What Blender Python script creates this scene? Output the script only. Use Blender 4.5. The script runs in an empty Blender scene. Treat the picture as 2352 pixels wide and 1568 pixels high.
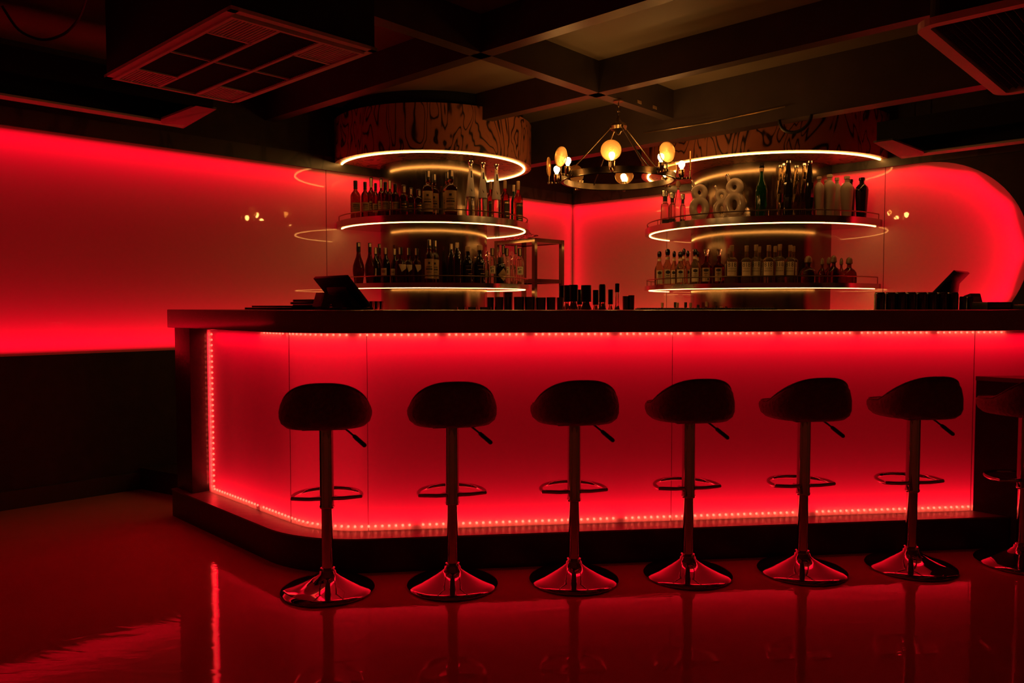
import bpy, bmesh, math, random
from mathutils import Vector, Matrix
random.seed(7)
PI = math.pi
SC = bpy.context.scene
COL = SC.collection

# ------------------------------------------------------------------ camera, world, exposure
F = 1800.0
cam = bpy.data.cameras.new('camera')
cam.sensor_width = 36.0
cam.lens = F * 36.0 / 2352.0
cam.clip_start = 0.05
camo = bpy.data.objects.new('camera', cam)
COL.objects.link(camo)
camo.location = (0, 0, 1.2)
camo.rotation_euler = (PI / 2 - math.atan(81 / F), 0, 0)
SC.camera = camo
w = bpy.data.worlds.new('world')
SC.world = w
w.use_nodes = True
w.node_tree.nodes['Background'].inputs[0].default_value = (0.05, 0.012, 0.01, 1)
w.node_tree.nodes['Background'].inputs[1].default_value = 0.02
SC.view_settings.view_transform = 'Standard'
SC.view_settings.look = 'None'
SC.view_settings.gamma = 1
SC.view_settings.exposure = 0
SC.view_settings.use_curve_mapping = False
SC.cycles.use_denoising = True
SC.cycles.max_bounces = 10
SC.cycles.diffuse_bounces = 5
SC.cycles.glossy_bounces = 4
SC.cycles.transmission_bounces = 6
SC.cycles.caustics_reflective = True
SC.cycles.blur_glossy = 1.0
SC.cycles.caustics_refractive = False
SC.cycles.sample_clamp_indirect = 6
SC.cycles.use_light_tree = True

RED = (1.0, 0.0005, 0.0155)
LED_BAR = 2.9      # W per metre of red strip in the bar front
LED_WALL = 4.3     # W per metre of red strip in the wall light boxes
RING = 16.0          # radiance of the warm ring strips
BULB = 85.0


def area_strip(name, p0, p1, normal, width, watts_per_m, color=RED):
    """an LED strip lamp inside a light box, running p0 -> p1 and shining along normal"""
    p0 = Vector(p0); p1 = Vector(p1); n = Vector(normal).normalized()
    L = (p1 - p0).length
    l = bpy.data.lights.new(name, 'AREA')
    l.shape = 'RECTANGLE'
    l.size = L
    l.size_y = width
    l.energy = watts_per_m * L
    l.color = color
    o = bpy.data.objects.new(name, l)
    COL.objects.link(o)
    x = (p1 - p0).normalized()
    z = -n
    y = z.cross(x)
    m = Matrix((x, y, z)).transposed().to_4x4()
    m.translation = (p0 + p1) / 2
    o.matrix_world = m
    return o


# ------------------------------------------------------------------ bar path (counter front seen from the guests)
K = Vector((-0.942, 3.442))
DS = Vector((1, -1)).normalized()
DF = Vector((1.0, 0.12)).normalized()
NS = Vector((-DS.y, DS.x))
NF = Vector((-DF.y, DF.x))
TURN = math.acos(DS.dot(DF))


def bar_path(off, r0=0.60, back=1.45, front=4.1, n=14, cut=None):
    """left end -> fillet -> right end; off > 0 is into the bar. cut = list of (start, end) fractions unused"""
    # corner of the offset lines
    a = K + NS * off
    b = K + NF * off
    # intersection a + s*DS = b + t*DF
    det = DS.x * (-DF.y) - DS.y * (-DF.x)
    d = b - a
    s = (d.x * (-DF.y) - d.y * (-DF.x)) / det
    k = a + DS * s
    r = max(r0 - off, 0.015)
    T = r * math.tan(TURN / 2)
    c = k - DS * T + NS * r
    pts = [K + NS * off - DS * back]
    a0 = math.atan2(-NS.y, -NS.x)
    for i in range(n + 1):
        t = a0 + TURN * i / n
        pts.append(c + Vector((math.cos(t), math.sin(t))) * r)
    pts.append(K + NF * off + DF * front)
    return pts


AC = Vector((0.63, 8.19))                # back corner of the room
DL = Vector((-1, -1)).normalized()       # along the left wall, away from the corner
DR = Vector((1, -1)).normalized()        # along the right wall, away from the corner
ZB, ZT = 0.905, 2.25                     # lit wall panels
PR = (ZT - ZB) / 2
CL = Vector((-0.635, 6.42))
CR = Vector((2.10, 6.64))


def lw(t, z, d=0.0):     # point on left wall; d = behind the wall face
    p = AC + DL * t + Vector((-1, 1)).normalized() * d
    return Vector((p.x, p.y, z))


def rw(t, z, d=0.0):
    p = AC + DR * t + Vector((1, 1)).normalized() * d
    return Vector((p.x, p.y, z))


TS_L = (AC - Vector((-1.441, 6.118))).dot(-DL) * 1.0   # seam on the left wall
TS_L = (Vector((-1.441, 6.118)) - AC).dot(DL)
TS_R1 = (Vector((1.45, 7.37)) - AC).dot(DR)
TS_R2 = (Vector((2.83, 5.99)) - AC).dot(DR)
TE_R = (Vector((3.025, 5.795)) - AC).dot(DR)
BOX = 0.16
LEFT_END = 6.9

for t0, t1 in ((0.02, TS_L), (TS_L, LEFT_END)):
    area_strip('led_strip_lamp', lw(t0, ZB + 0.012, BOX * .5), lw(t1, ZB + 0.012, BOX * .5), (0, 0, 1), 0.04, LED_WALL)
    area_strip('led_strip_lamp', lw(t0, ZT - 0.012, BOX * .5), lw(t1, ZT - 0.012, BOX * .5), (0, 0, -1), 0.04, LED_WALL * .8)
area_strip('led_strip_lamp', rw(0.02, ZB + 0.012, BOX * .5), rw(TE_R, ZB + 0.012, BOX * .5), (0, 0, 1), 0.04, LED_WALL)
area_strip('led_strip_lamp', rw(0.02, ZT - 0.012, BOX * .5), rw(TE_R, ZT - 0.012, BOX * .5), (0, 0, -1), 0.04, LED_WALL * .8)
area_strip('led_strip_lamp', lw(0.008, ZB, BOX * .5), lw(0.008, ZT, BOX * .5), DL.to_3d(), 0.04, LED_WALL * .4)
area_strip('led_strip_lamp', rw(0.008, ZB, BOX * .5), rw(0.008, ZT, BOX * .5), DR.to_3d(), 0.04, LED_WALL * .4)
N = 6
for i in range(N):
    a0 = -PI / 2 + PI * i / N
    a1 = -PI / 2 + PI * (i + 1) / N
    r = PR - .012
    p0 = rw(TE_R + math.cos(a0) * r, (ZB + ZT) / 2 + math.sin(a0) * r, BOX * .5)
    p1 = rw(TE_R + math.cos(a1) * r, (ZB + ZT) / 2 + math.sin(a1) * r, BOX * .5)
    am = (a0 + a1) / 2
    nrm = -(DR * math.cos(am)).to_3d() - Vector((0, 0, math.sin(am)))
    area_strip('led_strip_lamp', p0, p1, nrm, 0.04, LED_WALL)

PO = 0.12            # diffuser behind plinth front
PZ0, PZ1 = 0.16, 1.08
mid = bar_path(PO + 0.055, front=3.72, back=1.10, n=3)
for i in range(len(mid) - 1):
    a, b = mid[i], mid[i + 1]
    area_strip('led_strip_lamp', (a.x, a.y, PZ0 + .012), (b.x, b.y, PZ0 + .012), (0, 0, 1), 0.03, LED_BAR)
    area_strip('led_strip_lamp', (a.x, a.y, PZ1 - .012), (b.x, b.y, PZ1 - .012), (0, 0, -1), 0.03, LED_BAR * .9)
p = bar_path(PO + 0.030, front=3.55, back=1.205, n=3)[0]
area_strip('led_strip_lamp', (p.x, p.y, PZ0 + .03), (p.x, p.y, PZ1 - .03), DS.to_3d(), 0.03, LED_BAR * .9)


# ------------------------------------------------------------------ materials
MATS = {}


def newmat(name):
    m = bpy.data.materials.new(name)
    m.use_nodes = True
    nt = m.node_tree
    nt.nodes.clear()
    out = nt.nodes.new('ShaderNodeOutputMaterial')
    MATS[name] = m
    return m, nt, out


def pbr(name, color, rough=.5, metal=0.0, bump=0.0, bscale=40.0, trans=0.0, ior=1.45, vary=0.0, coat=0.0, aniso=None):
    m, nt, out = newmat(name)
    b = nt.nodes.new('ShaderNodeBsdfPrincipled')
    b.inputs['Base Color'].default_value = (*color, 1)
    b.inputs['Roughness'].default_value = rough
    b.inputs['Metallic'].default_value = metal
    b.inputs['Transmission Weight'].default_value = trans
    b.inputs['IOR'].default_value = ior
    b.inputs['Coat Weight'].default_value = coat
    nt.links.new(b.outputs[0], out.inputs[0])
    tc = nt.nodes.new('ShaderNodeTexCoord')
    n = nt.nodes.new('ShaderNodeTexNoise')
    n.inputs['Scale'].default_value = bscale
    n.inputs['Detail'].default_value = 4
    nt.links.new(tc.outputs['Object'], n.inputs['Vector'])
    if bump:
        bp = nt.nodes.new('ShaderNodeBump')
        bp.inputs['Strength'].default_value = bump
        bp.inputs['Distance'].default_value = .01
        nt.links.new(n.outputs[0], bp.inputs['Height'])
        nt.links.new(bp.outputs[0], b.inputs['Normal'])
    if vary:
        mx = nt.nodes.new('ShaderNodeMix')
        mx.data_type = 'RGBA'
        mx.inputs[6].default_value = (*[c * (1 - vary) for c in color], 1)
        mx.inputs[7].default_value = (*[min(1, c * (1 + vary)) for c in color], 1)
        nt.links.new(n.outputs[0], mx.inputs[0])
        nt.links.new(mx.outputs[2], b.inputs['Base Color'])
    return m


def emit(name, color, strength):
    m, nt, out = newmat(name)
    e = nt.nodes.new('ShaderNodeEmission')
    e.inputs[0].default_value = (*color, 1)
    e.inputs[1].default_value = strength
    nt.links.new(e.outputs[0], out.inputs[0])
    return m


def diffuser_mat(name, t=.55, rough=.03, clear=0.0):
    """opal acrylic / back-painted glass: translucent + diffuse under a glossy face"""
    m, nt, out = newmat(name)
    tr = nt.nodes.new('ShaderNodeBsdfTranslucent')
    tr.inputs[0].default_value = (.92, .90, .90, 1)
    df = nt.nodes.new('ShaderNodeBsdfDiffuse')
    df.inputs[0].default_value = (.85, .82, .80, 1)
    mx = nt.nodes.new('ShaderNodeMixShader')
    mx.inputs[0].default_value = 1 - t
    gl = nt.nodes.new('ShaderNodeBsdfGlossy')
    gl.inputs['Roughness'].default_value = rough
    fr = nt.nodes.new('ShaderNodeFresnel')
    fr.inputs[0].default_value = 1.45
    m2 = nt.nodes.new('ShaderNodeMixShader')
    nt.links.new(tr.outputs[0], mx.inputs[1])
    nt.links.new(df.outputs[0], mx.inputs[2])
    nt.links.new(fr.outputs[0], m2.inputs[0])
    body_ = mx
    if clear:
        tp = nt.nodes.new('ShaderNodeBsdfTransparent')
        body_ = nt.nodes.new('ShaderNodeMixShader')
        body_.inputs[0].default_value = clear
        nt.links.new(mx.outputs[0], body_.inputs[1])
        nt.links.new(tp.outputs[0], body_.inputs[2])
    nt.links.new(body_.outputs[0], m2.inputs[1])
    nt.links.new(gl.outputs[0], m2.inputs[2])
    nt.links.new(m2.outputs[0], out.inputs[0])
    return m


def floor_mat():
    m, nt, out = newmat('floor_resin')
    b = nt.nodes.new('ShaderNodeBsdfPrincipled')
    b.inputs['Base Color'].default_value = (.20, .19, .18, 1)
    b.inputs['Roughness'].default_value = .03
    b.inputs['IOR'].default_value = 1.35
    nt.links.new(b.outputs[0], out.inputs[0])
    tc = nt.nodes.new('ShaderNodeTexCoord')
    mp = nt.nodes.new('ShaderNodeMapping')
    mp.inputs['Rotation'].default_value = (0, 0, .35)
    mp.inputs['Scale'].default_value = (1.0, 2.2, 1)
    nt.links.new(tc.outputs['Object'], mp.inputs[0])
    n1 = nt.nodes.new('ShaderNodeTexNoise')
    n1.inputs['Scale'].default_value = 2.4
    n1.inputs['Detail'].default_value = 4
    n1.inputs['Roughness'].default_value = .62
    n1.inputs['Distortion'].default_value = .6
    nt.links.new(mp.outputs[0], n1.inputs[0])
    bp = nt.nodes.new('ShaderNodeBump')
    bp.inputs['Strength'].default_value = .13
    bp.inputs['Distance'].default_value = .012
    nt.links.new(n1.outputs[0], bp.inputs['Height'])
    nt.links.new(bp.outputs[0], b.inputs['Normal'])
    n2 = nt.nodes.new('ShaderNodeTexNoise')
    n2.inputs['Scale'].default_value = 1.1
    nt.links.new(tc.outputs['Object'], n2.inputs[0])
    cr = nt.nodes.new('ShaderNodeValToRGB')
    cr.color_ramp.elements[0].color = (.58, .20, .17, 1)
    cr.color_ramp.elements[1].color = (.74, .27, .23, 1)
    nt.links.new(n2.outputs[0], cr.inputs[0])
    nt.links.new(cr.outputs[0], b.inputs['Base Color'])
    return m


def wood_mat(name, base, line, zscale=.35, scale=3.0, rings=7.0):
    """rotary-cut plywood: contour lines of a stretched noise field"""
    m, nt, out = newmat(name)
    b = nt.nodes.new('ShaderNodeBsdfPrincipled')
    b.inputs['Roughness'].default_value = .38
    nt.links.new(b.outputs[0], out.inputs[0])
    tc = nt.nodes.new('ShaderNodeTexCoord')
    mp = nt.nodes.new('ShaderNodeMapping')
    mp.inputs['Scale'].default_value = (1, 1, zscale)
    nt.links.new(tc.outputs['Object'], mp.inputs[0])
    n = nt.nodes.new('ShaderNodeTexNoise')
    n.inputs['Scale'].default_value = scale
    n.inputs['Detail'].default_value = 2.2
    n.inputs['Roughness'].default_value = .45
    n.inputs['Distortion'].default_value = .9
    nt.links.new(mp.outputs[0], n.inputs[0])
    mu = nt.nodes.new('ShaderNodeMath')
    mu.operation = 'MULTIPLY'
    mu.inputs[1].default_value = rings * 2 * PI
    nt.links.new(n.outputs[0], mu.inputs[0])
    sn = nt.nodes.new('ShaderNodeMath')
    sn.operation = 'SINE'
    nt.links.new(mu.outputs[0], sn.inputs[0])
    cr = nt.nodes.new('ShaderNodeValToRGB')
    cr.color_ramp.elements[0].position = .0
    cr.color_ramp.elements[0].color = (*base, 1)
    cr.color_ramp.elements[1].position = .97
    cr.color_ramp.elements[1].color = (*line, 1)
    e = cr.color_ramp.elements.new(.72)
    e.color = (*[c * .8 for c in base], 1)
    nt.links.new(sn.outputs[0], cr.inputs[0])
    nt.links.new(cr.outputs[0], b.inputs['Base Color'])
    return m


def stone_mat():
    """black terrazzo with tiny mirror flakes"""
    m, nt, out = newmat('counter_stone')
    b = nt.nodes.new('ShaderNodeBsdfPrincipled')
    b.inputs['Roughness'].default_value = .16
    nt.links.new(b.outputs[0], out.inputs[0])
    tc = nt.nodes.new('ShaderNodeTexCoord')
    v = nt.nodes.new('ShaderNodeTexVoronoi')
    v.inputs['Scale'].default_value = 95
    nt.links.new(tc.outputs['Object'], v.inputs[0])
    cr = nt.nodes.new('ShaderNodeValToRGB')
    cr.color_ramp.elements[0].position = .10
    cr.color_ramp.elements[0].color = (1, 1, 1, 1)
    cr.color_ramp.elements[1].position = .16
    cr.color_ramp.elements[1].color = (0, 0, 0, 1)
    nt.links.new(v.outputs['Distance'], cr.inputs[0])
    n = nt.nodes.new('ShaderNodeTexNoise')
    n.inputs['Scale'].default_value = 9
    nt.links.new(tc.outputs['Object'], n.inputs[0])
    c2 = nt.nodes.new('ShaderNodeValToRGB')
    c2.color_ramp.elements[0].position = .52
    c2.color_ramp.elements[1].position = .62
    nt.links.new(n.outputs[0], c2.inputs[0])
    mu = nt.nodes.new('ShaderNodeMath')
    mu.operation = 'MULTIPLY'
    nt.links.new(cr.outputs[0], mu.inputs[0])
    nt.links.new(c2.outputs[0], mu.inputs[1])
    mx = nt.nodes.new('ShaderNodeMix')
    mx.data_type = 'RGBA'
    mx.inputs[6].default_value = (.27, .22, .22, 1)
    mx.inputs[7].default_value = (.85, .8, .8, 1)
    nt.links.new(mu.outputs[0], mx.inputs[0])
    nt.links.new(mx.outputs[2], b.inputs['Base Color'])
    return m


def brushed_mat(name, color, rough, axis='z', amt=.08):
    m, nt, out = newmat(name)
    b = nt.nodes.new('ShaderNodeBsdfPrincipled')
    b.inputs['Metallic'].default_value = 1
    if axis == 'z':
        b.inputs['Anisotropic'].default_value = .6
        tg = nt.nodes.new('ShaderNodeTangent')
        tg.direction_type = 'RADIAL'
        tg.axis = 'Z'
        nt.links.new(tg.outputs[0], b.inputs['Tangent'])
    nt.links.new(b.outputs[0], out.inputs[0])
    tc = nt.nodes.new('ShaderNodeTexCoord')
    mp = nt.nodes.new('ShaderNodeMapping')
    mp.inputs['Scale'].default_value = (45, 45, .25) if axis == 'z' else (2, 2, 200)
    nt.links.new(tc.outputs['Object'], mp.inputs[0])
    n = nt.nodes.new('ShaderNodeTexNoise')
    n.inputs['Scale'].default_value = 3
    n.inputs['Detail'].default_value = 3
    nt.links.new(mp.outputs[0], n.inputs[0])
    mr = nt.nodes.new('ShaderNodeMapRange')
    mr.inputs[3].default_value = rough - amt
    mr.inputs[4].default_value = rough + amt
    nt.links.new(n.outputs[0], mr.inputs[0])
    nt.links.new(mr.outputs[0], b.inputs['Roughness'])
    mx = nt.nodes.new('ShaderNodeMix')
    mx.data_type = 'RGBA'
    mx.inputs[6].default_value = (*[c * .93 for c in color], 1)
    mx.inputs[7].default_value = (*color, 1)
    nt.links.new(n.outputs[0], mx.inputs[0])
    nt.links.new(mx.outputs[2], b.inputs['Base Color'])
    n3 = nt.nodes.new('ShaderNodeTexNoise')
    n3.inputs['Scale'].default_value = 2.2
    nt.links.new(tc.outputs['Object'], n3.inputs[0])
    bp = nt.nodes.new('ShaderNodeBump')
    bp.inputs['Strength'].default_value = .10
    bp.inputs['Distance'].default_value = .02
    nt.links.new(n3.outputs[0], bp.inputs['Height'])
    nt.links.new(bp.outputs[0], b.inputs['Normal'])
    return m


M_PANEL = diffuser_mat('opal_glass_wall', .55, .02)
M_BARPANEL = diffuser_mat('opal_acrylic_bar', .6, .06, .20)
M_WHITE = pbr('light_box_grey', (.075, .073, .073), .9, vary=.02)
M_FLOOR = floor_mat()
M_DARKWALL = pbr('dark_plaster', (.045, .032, .028), .55, bump=.3, bscale=14, vary=.35)
M_BOUNCEWALL = pbr('pale_bounce_plaster', (.80, .78, .76), .8, bump=.2, bscale=10, vary=.04)  # unseen room walls, made pale to bounce red fill light onto the bar
M_FASCIA = wood_mat('dark_veneer', (.085, .075, .062), (.045, .04, .035), .5, 3.5, 5)
M_CEIL = pbr('ceiling_paint', (.28, .21, .14), .55, bscale=2, vary=.25)
M_BEAM = pbr('beam_paint', (.07, .05, .042), .4, bscale=6, vary=.3)
M_DRUM = wood_mat('plywood_red_brown', (.50, .17, .085), (.02, .007, .005), .40, 5.0, 9)
M_BRASS = brushed_mat('brushed_brass', (.21, .16, .115), .17, amt=.035)
M_SHELF = brushed_mat('brushed_steel_edge', (.48, .44, .40), .16, 'x', .04)
M_STONE = stone_mat()
M_PLINTH = pbr('plinth_laminate', (.030, .024, .022), .30, bump=.15, bscale=30, vary=.3)
M_LEDGE = pbr('plinth_top_board', (.16, .13, .12), .35, bump=.2, bscale=20, vary=.2)
M_CHROME = pbr('chrome', (.62, .58, .58), .045, 1.0, vary=.02)
M_VELVET = pbr('dark_velour', (.17, .11, .11), .7, bump=.8, bscale=55, vary=.5)
M_BLACK = pbr('black_plastic', (.012, .012, .013), .35, vary=.2)
M_BRONZE = pbr('aged_bronze', (.30, .21, .12), .28, 1.0, bump=.1, vary=.3)
M_SHADEBRONZE = pbr('shaded_bronze', (.075, .055, .035), .32, 1.0, bump=.1, vary=.3)  # bronze darkened so the ring band looks unlit; shade put into its colour
M_RING = emit('warm_led', (1.0, .44, .095), RING)
M_BULB = emit('filament_bulb', (1.0, .46, .11), BULB)
M_DIODE = emit('red_led_diode', (1.0, .075, .042), 20)
M_GLASS = pbr('clear_glass', (.95, .95, .93), .02, trans=1, ior=1.3)


def lens_mat(name, clear, gloss):
    m, nt, out = newmat(name)
    tr = nt.nodes.new('ShaderNodeBsdfTranslucent')
    tr.inputs[0].default_value = (.95, .72, .42, 1)
    tp = nt.nodes.new('ShaderNodeBsdfTransparent')
    tp.inputs[0].default_value = (.9, .8, .65, 1)
    gl = nt.nodes.new('ShaderNodeBsdfGlossy')
    gl.inputs[0].default_value = (1, .85, .6, 1)
    gl.inputs['Roughness'].default_value = .15
    a = nt.nodes.new('ShaderNodeMixShader')
    a.inputs[0].default_value = clear
    b = nt.nodes.new('ShaderNodeMixShader')
    b.inputs[0].default_value = gloss
    nt.links.new(tr.outputs[0], a.inputs[1]); nt.links.new(tp.outputs[0], a.inputs[2])
    nt.links.new(a.outputs[0], b.inputs[1]); nt.links.new(gl.outputs[0], b.inputs[2])
    nt.links.new(b.outputs[0], out.inputs[0])
    return m


M_LENS = lens_mat('ribbed_glass', .50, .25)
M_GROOVE = lens_mat('glass_groove', .97, .25)
M_BULBOFF = pbr('unlit_bulb', (.8, .7, .5), .1, trans=.8)
M_AMBER = pbr('amber_spirit', (.20, .028, .008), .04, trans=.93, ior=1.33)
M_DKRED = pbr('dark_red_spirit', (.10, .008, .006), .05, trans=.8, ior=1.33)
M_DARKG = pbr('black_glass', (.010, .008, .008), .06, coat=.3)
M_GREEN = pbr('green_glass', (.006, .05, .015), .06, trans=.35)
M_CLEARSP = pbr('clear_spirit', (.70, .66, .56), .03, trans=.96, ior=1.33)
M_PALE = pbr('pale_gold_spirit', (.50, .33, .14), .04, trans=.92, ior=1.33)
M_FROST = pbr('frosted_glass', (.72, .70, .68), .45, trans=.35)
M_CREAM = pbr('cream_paper', (.62, .50, .34), .7, bscale=60, vary=.1)
M_TAN = pbr('tan_paper', (.38, .25, .13), .7, bscale=60, vary=.15)
M_BLKLAB = pbr('black_paper', (.02, .016, .014), .6, vary=.2)
M_INK = pbr('printing_ink', (.015, .010, .008), .6)
M_GOLDINK = pbr('gold_ink', (.65, .45, .2), .35, .8)
M_SILVER = pbr('silver_cap', (.7, .68, .64), .15, 1.0)
M_GOLD = pbr('gold_glaze', (.30, .20, .10), .10, 1.0, bump=.6, bscale=5)
M_CERAMIC = pbr('cream_ceramic', (.44, .37, .31), .16, coat=.4, vary=.04)
M_WHITECER = pbr('white_stoneware', (.40, .35, .31), .38, bump=.3, bscale=60, vary=.08)
M_DKTAN = pbr('dark_wood_cap', (.17, .10, .055), .4, vary=.2)
M_CORK = pbr('cork', (.35, .22, .12), .7, vary=.2)
M_CAN = pbr('dark_can', (.16, .15, .12), .16, .9, vary=.3)
M_REDPLATE = pbr('red_grey_plastic', (.25, .22, .22), .4, vary=.1)
M_ACW = pbr('grille_paint', (.82, .80, .80), .45, vary=.05)
M_MESH = pbr('filter_mesh', (.035, .033, .033), .6, vary=.3)
M_VOID = pbr('dark_void', (.008, .007, .007), .8)
M_PAPER = pbr('paper', (.6, .55, .5), .8)
M_CABLE = pbr('cable_rubber', (.07, .05, .05), .45)


# ------------------------------------------------------------------ mesh helpers
class MB:
    def __init__(self):
        self.v = []
        self.f = []

    def add(self, vs, fs):
        o = len(self.v)
        self.v += [tuple(p) for p in vs]
        self.f += [tuple(i + o for i in f) for f in fs]
        return self

    def box(self, c, s, rz=0.0, m=None):
        hx, hy, hz = s[0] / 2, s[1] / 2, s[2] / 2
        vs = [Vector((x, y, z)) for z in (-hz, hz) for y in (-hy, hy) for x in (-hx, hx)]
        R = m if m is not None else Matrix.Rotation(rz, 3, 'Z')
        vs = [R @ p + Vector(c) for p in vs]
        return self.add(vs, [(0, 2, 3, 1), (4, 5, 7, 6), (0, 1, 5, 4), (2, 6, 7, 3), (0, 4, 6, 2), (1, 3, 7, 5)])

    def bar(self, a, b, w, h, up=(0, 0, 1)):
        """rectangular bar from a to b, width w sideways, height h along up"""
        a = Vector(a); b = Vector(b)
        x = (b - a).normalized()
        y = Vector(up).cross(x).normalized()
        z = x.cross(y)
        m = Matrix((x, y, z)).transposed()
        return self.box((a + b) / 2, ((b - a).length, w, h), m=m)

    def prism(self, outline, z0, z1):
        n = len(outline)
        vs = [(p[0], p[1], z0) for p in outline] + [(p[0], p[1], z1) for p in outline]
        fs = [tuple(range(n - 1, -1, -1)), tuple(range(n, 2 * n))]
        fs += [(i, (i + 1) % n, n + (i + 1) % n, n + i) for i in range(n)]
        return self.add(vs, fs)

    def lathe(self, prof, n=24, c=(0, 0, 0), twist=0.0, closed=True, sx=1, sy=1):
        rows = []
        vs = []
        for k, (r, z) in enumerate(prof):
            if r < 1e-6:
                rows.append([len(vs)])
                vs.append((c[0], c[1], c[2] + z))
            else:
                rows.append(list(range(len(vs), len(vs) + n)))
                for i in range(n):
                    a = 2 * PI * i / n + twist * z
                    vs.append((c[0] + r * sx * math.cos(a), c[1] + r * sy * math.sin(a), c[2] + z))
        fs = []
        for a, b in zip(rows, rows[1:]):
            for i in range(n):
                j = (i + 1) % n
                if len(a) == 1 and len(b) == 1:
                    continue
                if len(a) == 1:
                    fs.append((a[0], b[j], b[i]))
                elif len(b) == 1:
                    fs.append((a[i], a[j], b[0]))
                else:
                    fs.append((a[i], a[j], b[j], b[i]))
        return self.add(vs, fs)

    def tube(self, pts, r, n=8, closed=False, cap=True):
        pts = [Vector(p) for p in pts]
        m = len(pts)
        rs = r if isinstance(r, (list, tuple)) else [r] * m
        vs = []
        prev = None
        for i, p in enumerate(pts):
            if closed:
                t = (pts[(i + 1) % m] - pts[i - 1]).normalized()
            else:
                t = (pts[min(i + 1, m - 1)] - pts[max(i - 1, 0)]).normalized()
            if prev is None:
                up = Vector((0, 0, 1)) if abs(t.z) < .9 else Vector((1, 0, 0))
                x = t.cross(up).normalized()
            else:
                x = (prev - t * prev.dot(t)).normalized()
            y = t.cross(x)
            prev = x
            for k in range(n):
                a = 2 * PI * k / n
                vs.append(p + (x * math.cos(a) + y * math.sin(a)) * rs[i])
        fs = []
        for i in range(m if closed else m - 1):
            j = (i + 1) % m
            for k in range(n):
                l = (k + 1) % n
                fs.append((i * n + k, i * n + l, j * n + l, j * n + k))
        if cap and not closed:
            fs.append(tuple(range(n - 1, -1, -1)))
            fs.append(tuple((m - 1) * n + k for k in range(n)))
        return self.add(vs, fs)

    def ribbon(self, pts, w, h, cap=True):
        """flat strip following pts in plan (z from pts), width w sideways, height h downwards"""
        pts = [Vector(p) for p in pts]
        m = len(pts)
        vs = []
        for i, p in enumerate(pts):
            t = (pts[min(i + 1, m - 1)] - pts[max(i - 1, 0)])
            t.z = 0
            t.normalize()
            s = Vector((-t.y, t.x, 0)) * w / 2
            d = Vector((0, 0, h))
            vs += [p - s, p + s, p + s - d, p - s - d]
        fs = []
        for i in range(m - 1):
            for k in range(4):
                l = (k + 1) % 4
                fs.append((i * 4 + k, i * 4 + l, i * 4 + 4 + l, i * 4 + 4 + k))
        fs += [(0, 1, 2, 3), tuple((m - 1) * 4 + k for k in (3, 2, 1, 0))]
        return self.add(vs, fs)

    def wall(self, pts, z0, z1):
        """vertical single sheet following pts"""
        vs = [(p[0], p[1], z0) for p in pts] + [(p[0], p[1], z1) for p in pts]
        n = len(pts)
        return self.add(vs, [(i, i + 1, n + i + 1, n + i) for i in range(n - 1)])

    def build(self, name, mat, parent=None, smooth=False, angle=40, bevel=0, bseg=2, face_to=None):
        me = bpy.data.meshes.new(name)
        me.from_pydata(self.v, [], self.f)
        bm = bmesh.new()
        bm.from_mesh(me)
        bmesh.ops.recalc_face_normals(bm, faces=bm.faces)
        if face_to is not None:
            tot = sum((Vector(face_to) - f.calc_center_median()).dot(f.normal) * f.calc_area() for f in bm.faces)
            if tot < 0:
                bmesh.ops.reverse_faces(bm, faces=bm.faces)
        if bevel:
            es = [e for e in bm.edges if len(e.link_faces) == 2 and e.calc_face_angle(0) > .6]
            if es:
                bmesh.ops.bevel(bm, geom=es, offset=bevel, segments=bseg, profile=.6, affect='EDGES')
        if smooth or bevel:
            for f in bm.faces:
                f.smooth = True
            for e in bm.edges:
                if len(e.link_faces) == 2 and e.calc_face_angle(0) > math.radians(angle):
                    e.smooth = False
        bm.to_mesh(me)
        bm.free()
        me.materials.append(mat)
        o = bpy.data.objects.new(name, me)
        COL.objects.link(o)
        if parent is not None:
            o.parent = parent
        return o


def tag(o, label=None, cat=None, group=None, kind=None):
    if label: o['label'] = label
    if cat: o['category'] = cat
    if group: o['group'] = group
    if kind: o['kind'] = kind
    return o


def thing(name, label, cat, loc=(0, 0, 0), rz=0.0, group=None):
    o = bpy.data.objects.new(name, None)
    COL.objects.link(o)
    o.empty_display_size = .05
    o.location = loc
    o.rotation_euler = (0, 0, rz)
    return tag(o, label, cat, group)


KIDS = {}


def copy_tree(o, parent=None):
    c = o.copy()
    COL.objects.link(c)
    c.parent = parent
    for ch in list(o.children):
        copy_tree(ch, c)
    return c


def circ(c, R, side, n=72, gap=.004, t0=None):
    """points of the circle on the room side of a wall; side 'L' or 'R' gives the wall; ordered ccw"""
    if side == 'L':
        nrm = Vector((-1, 1)).normalized(); d = (AC - c).dot(nrm) - gap
    else:
        nrm = Vector((1, 1)).normalized(); d = (AC - c).dot(nrm) - gap
    base = math.atan2(nrm.y, nrm.x)
    if d < R:
        h = math.acos(max(-1, min(1, d / R)))
    else:
        h = 0.0
    a0 = base + h
    a1 = base + 2 * PI - h
    return [c + Vector((math.cos(a0 + (a1 - a0) * i / n), math.sin(a0 + (a1 - a0) * i / n))) * R for i in range(n + 1)]


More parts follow.
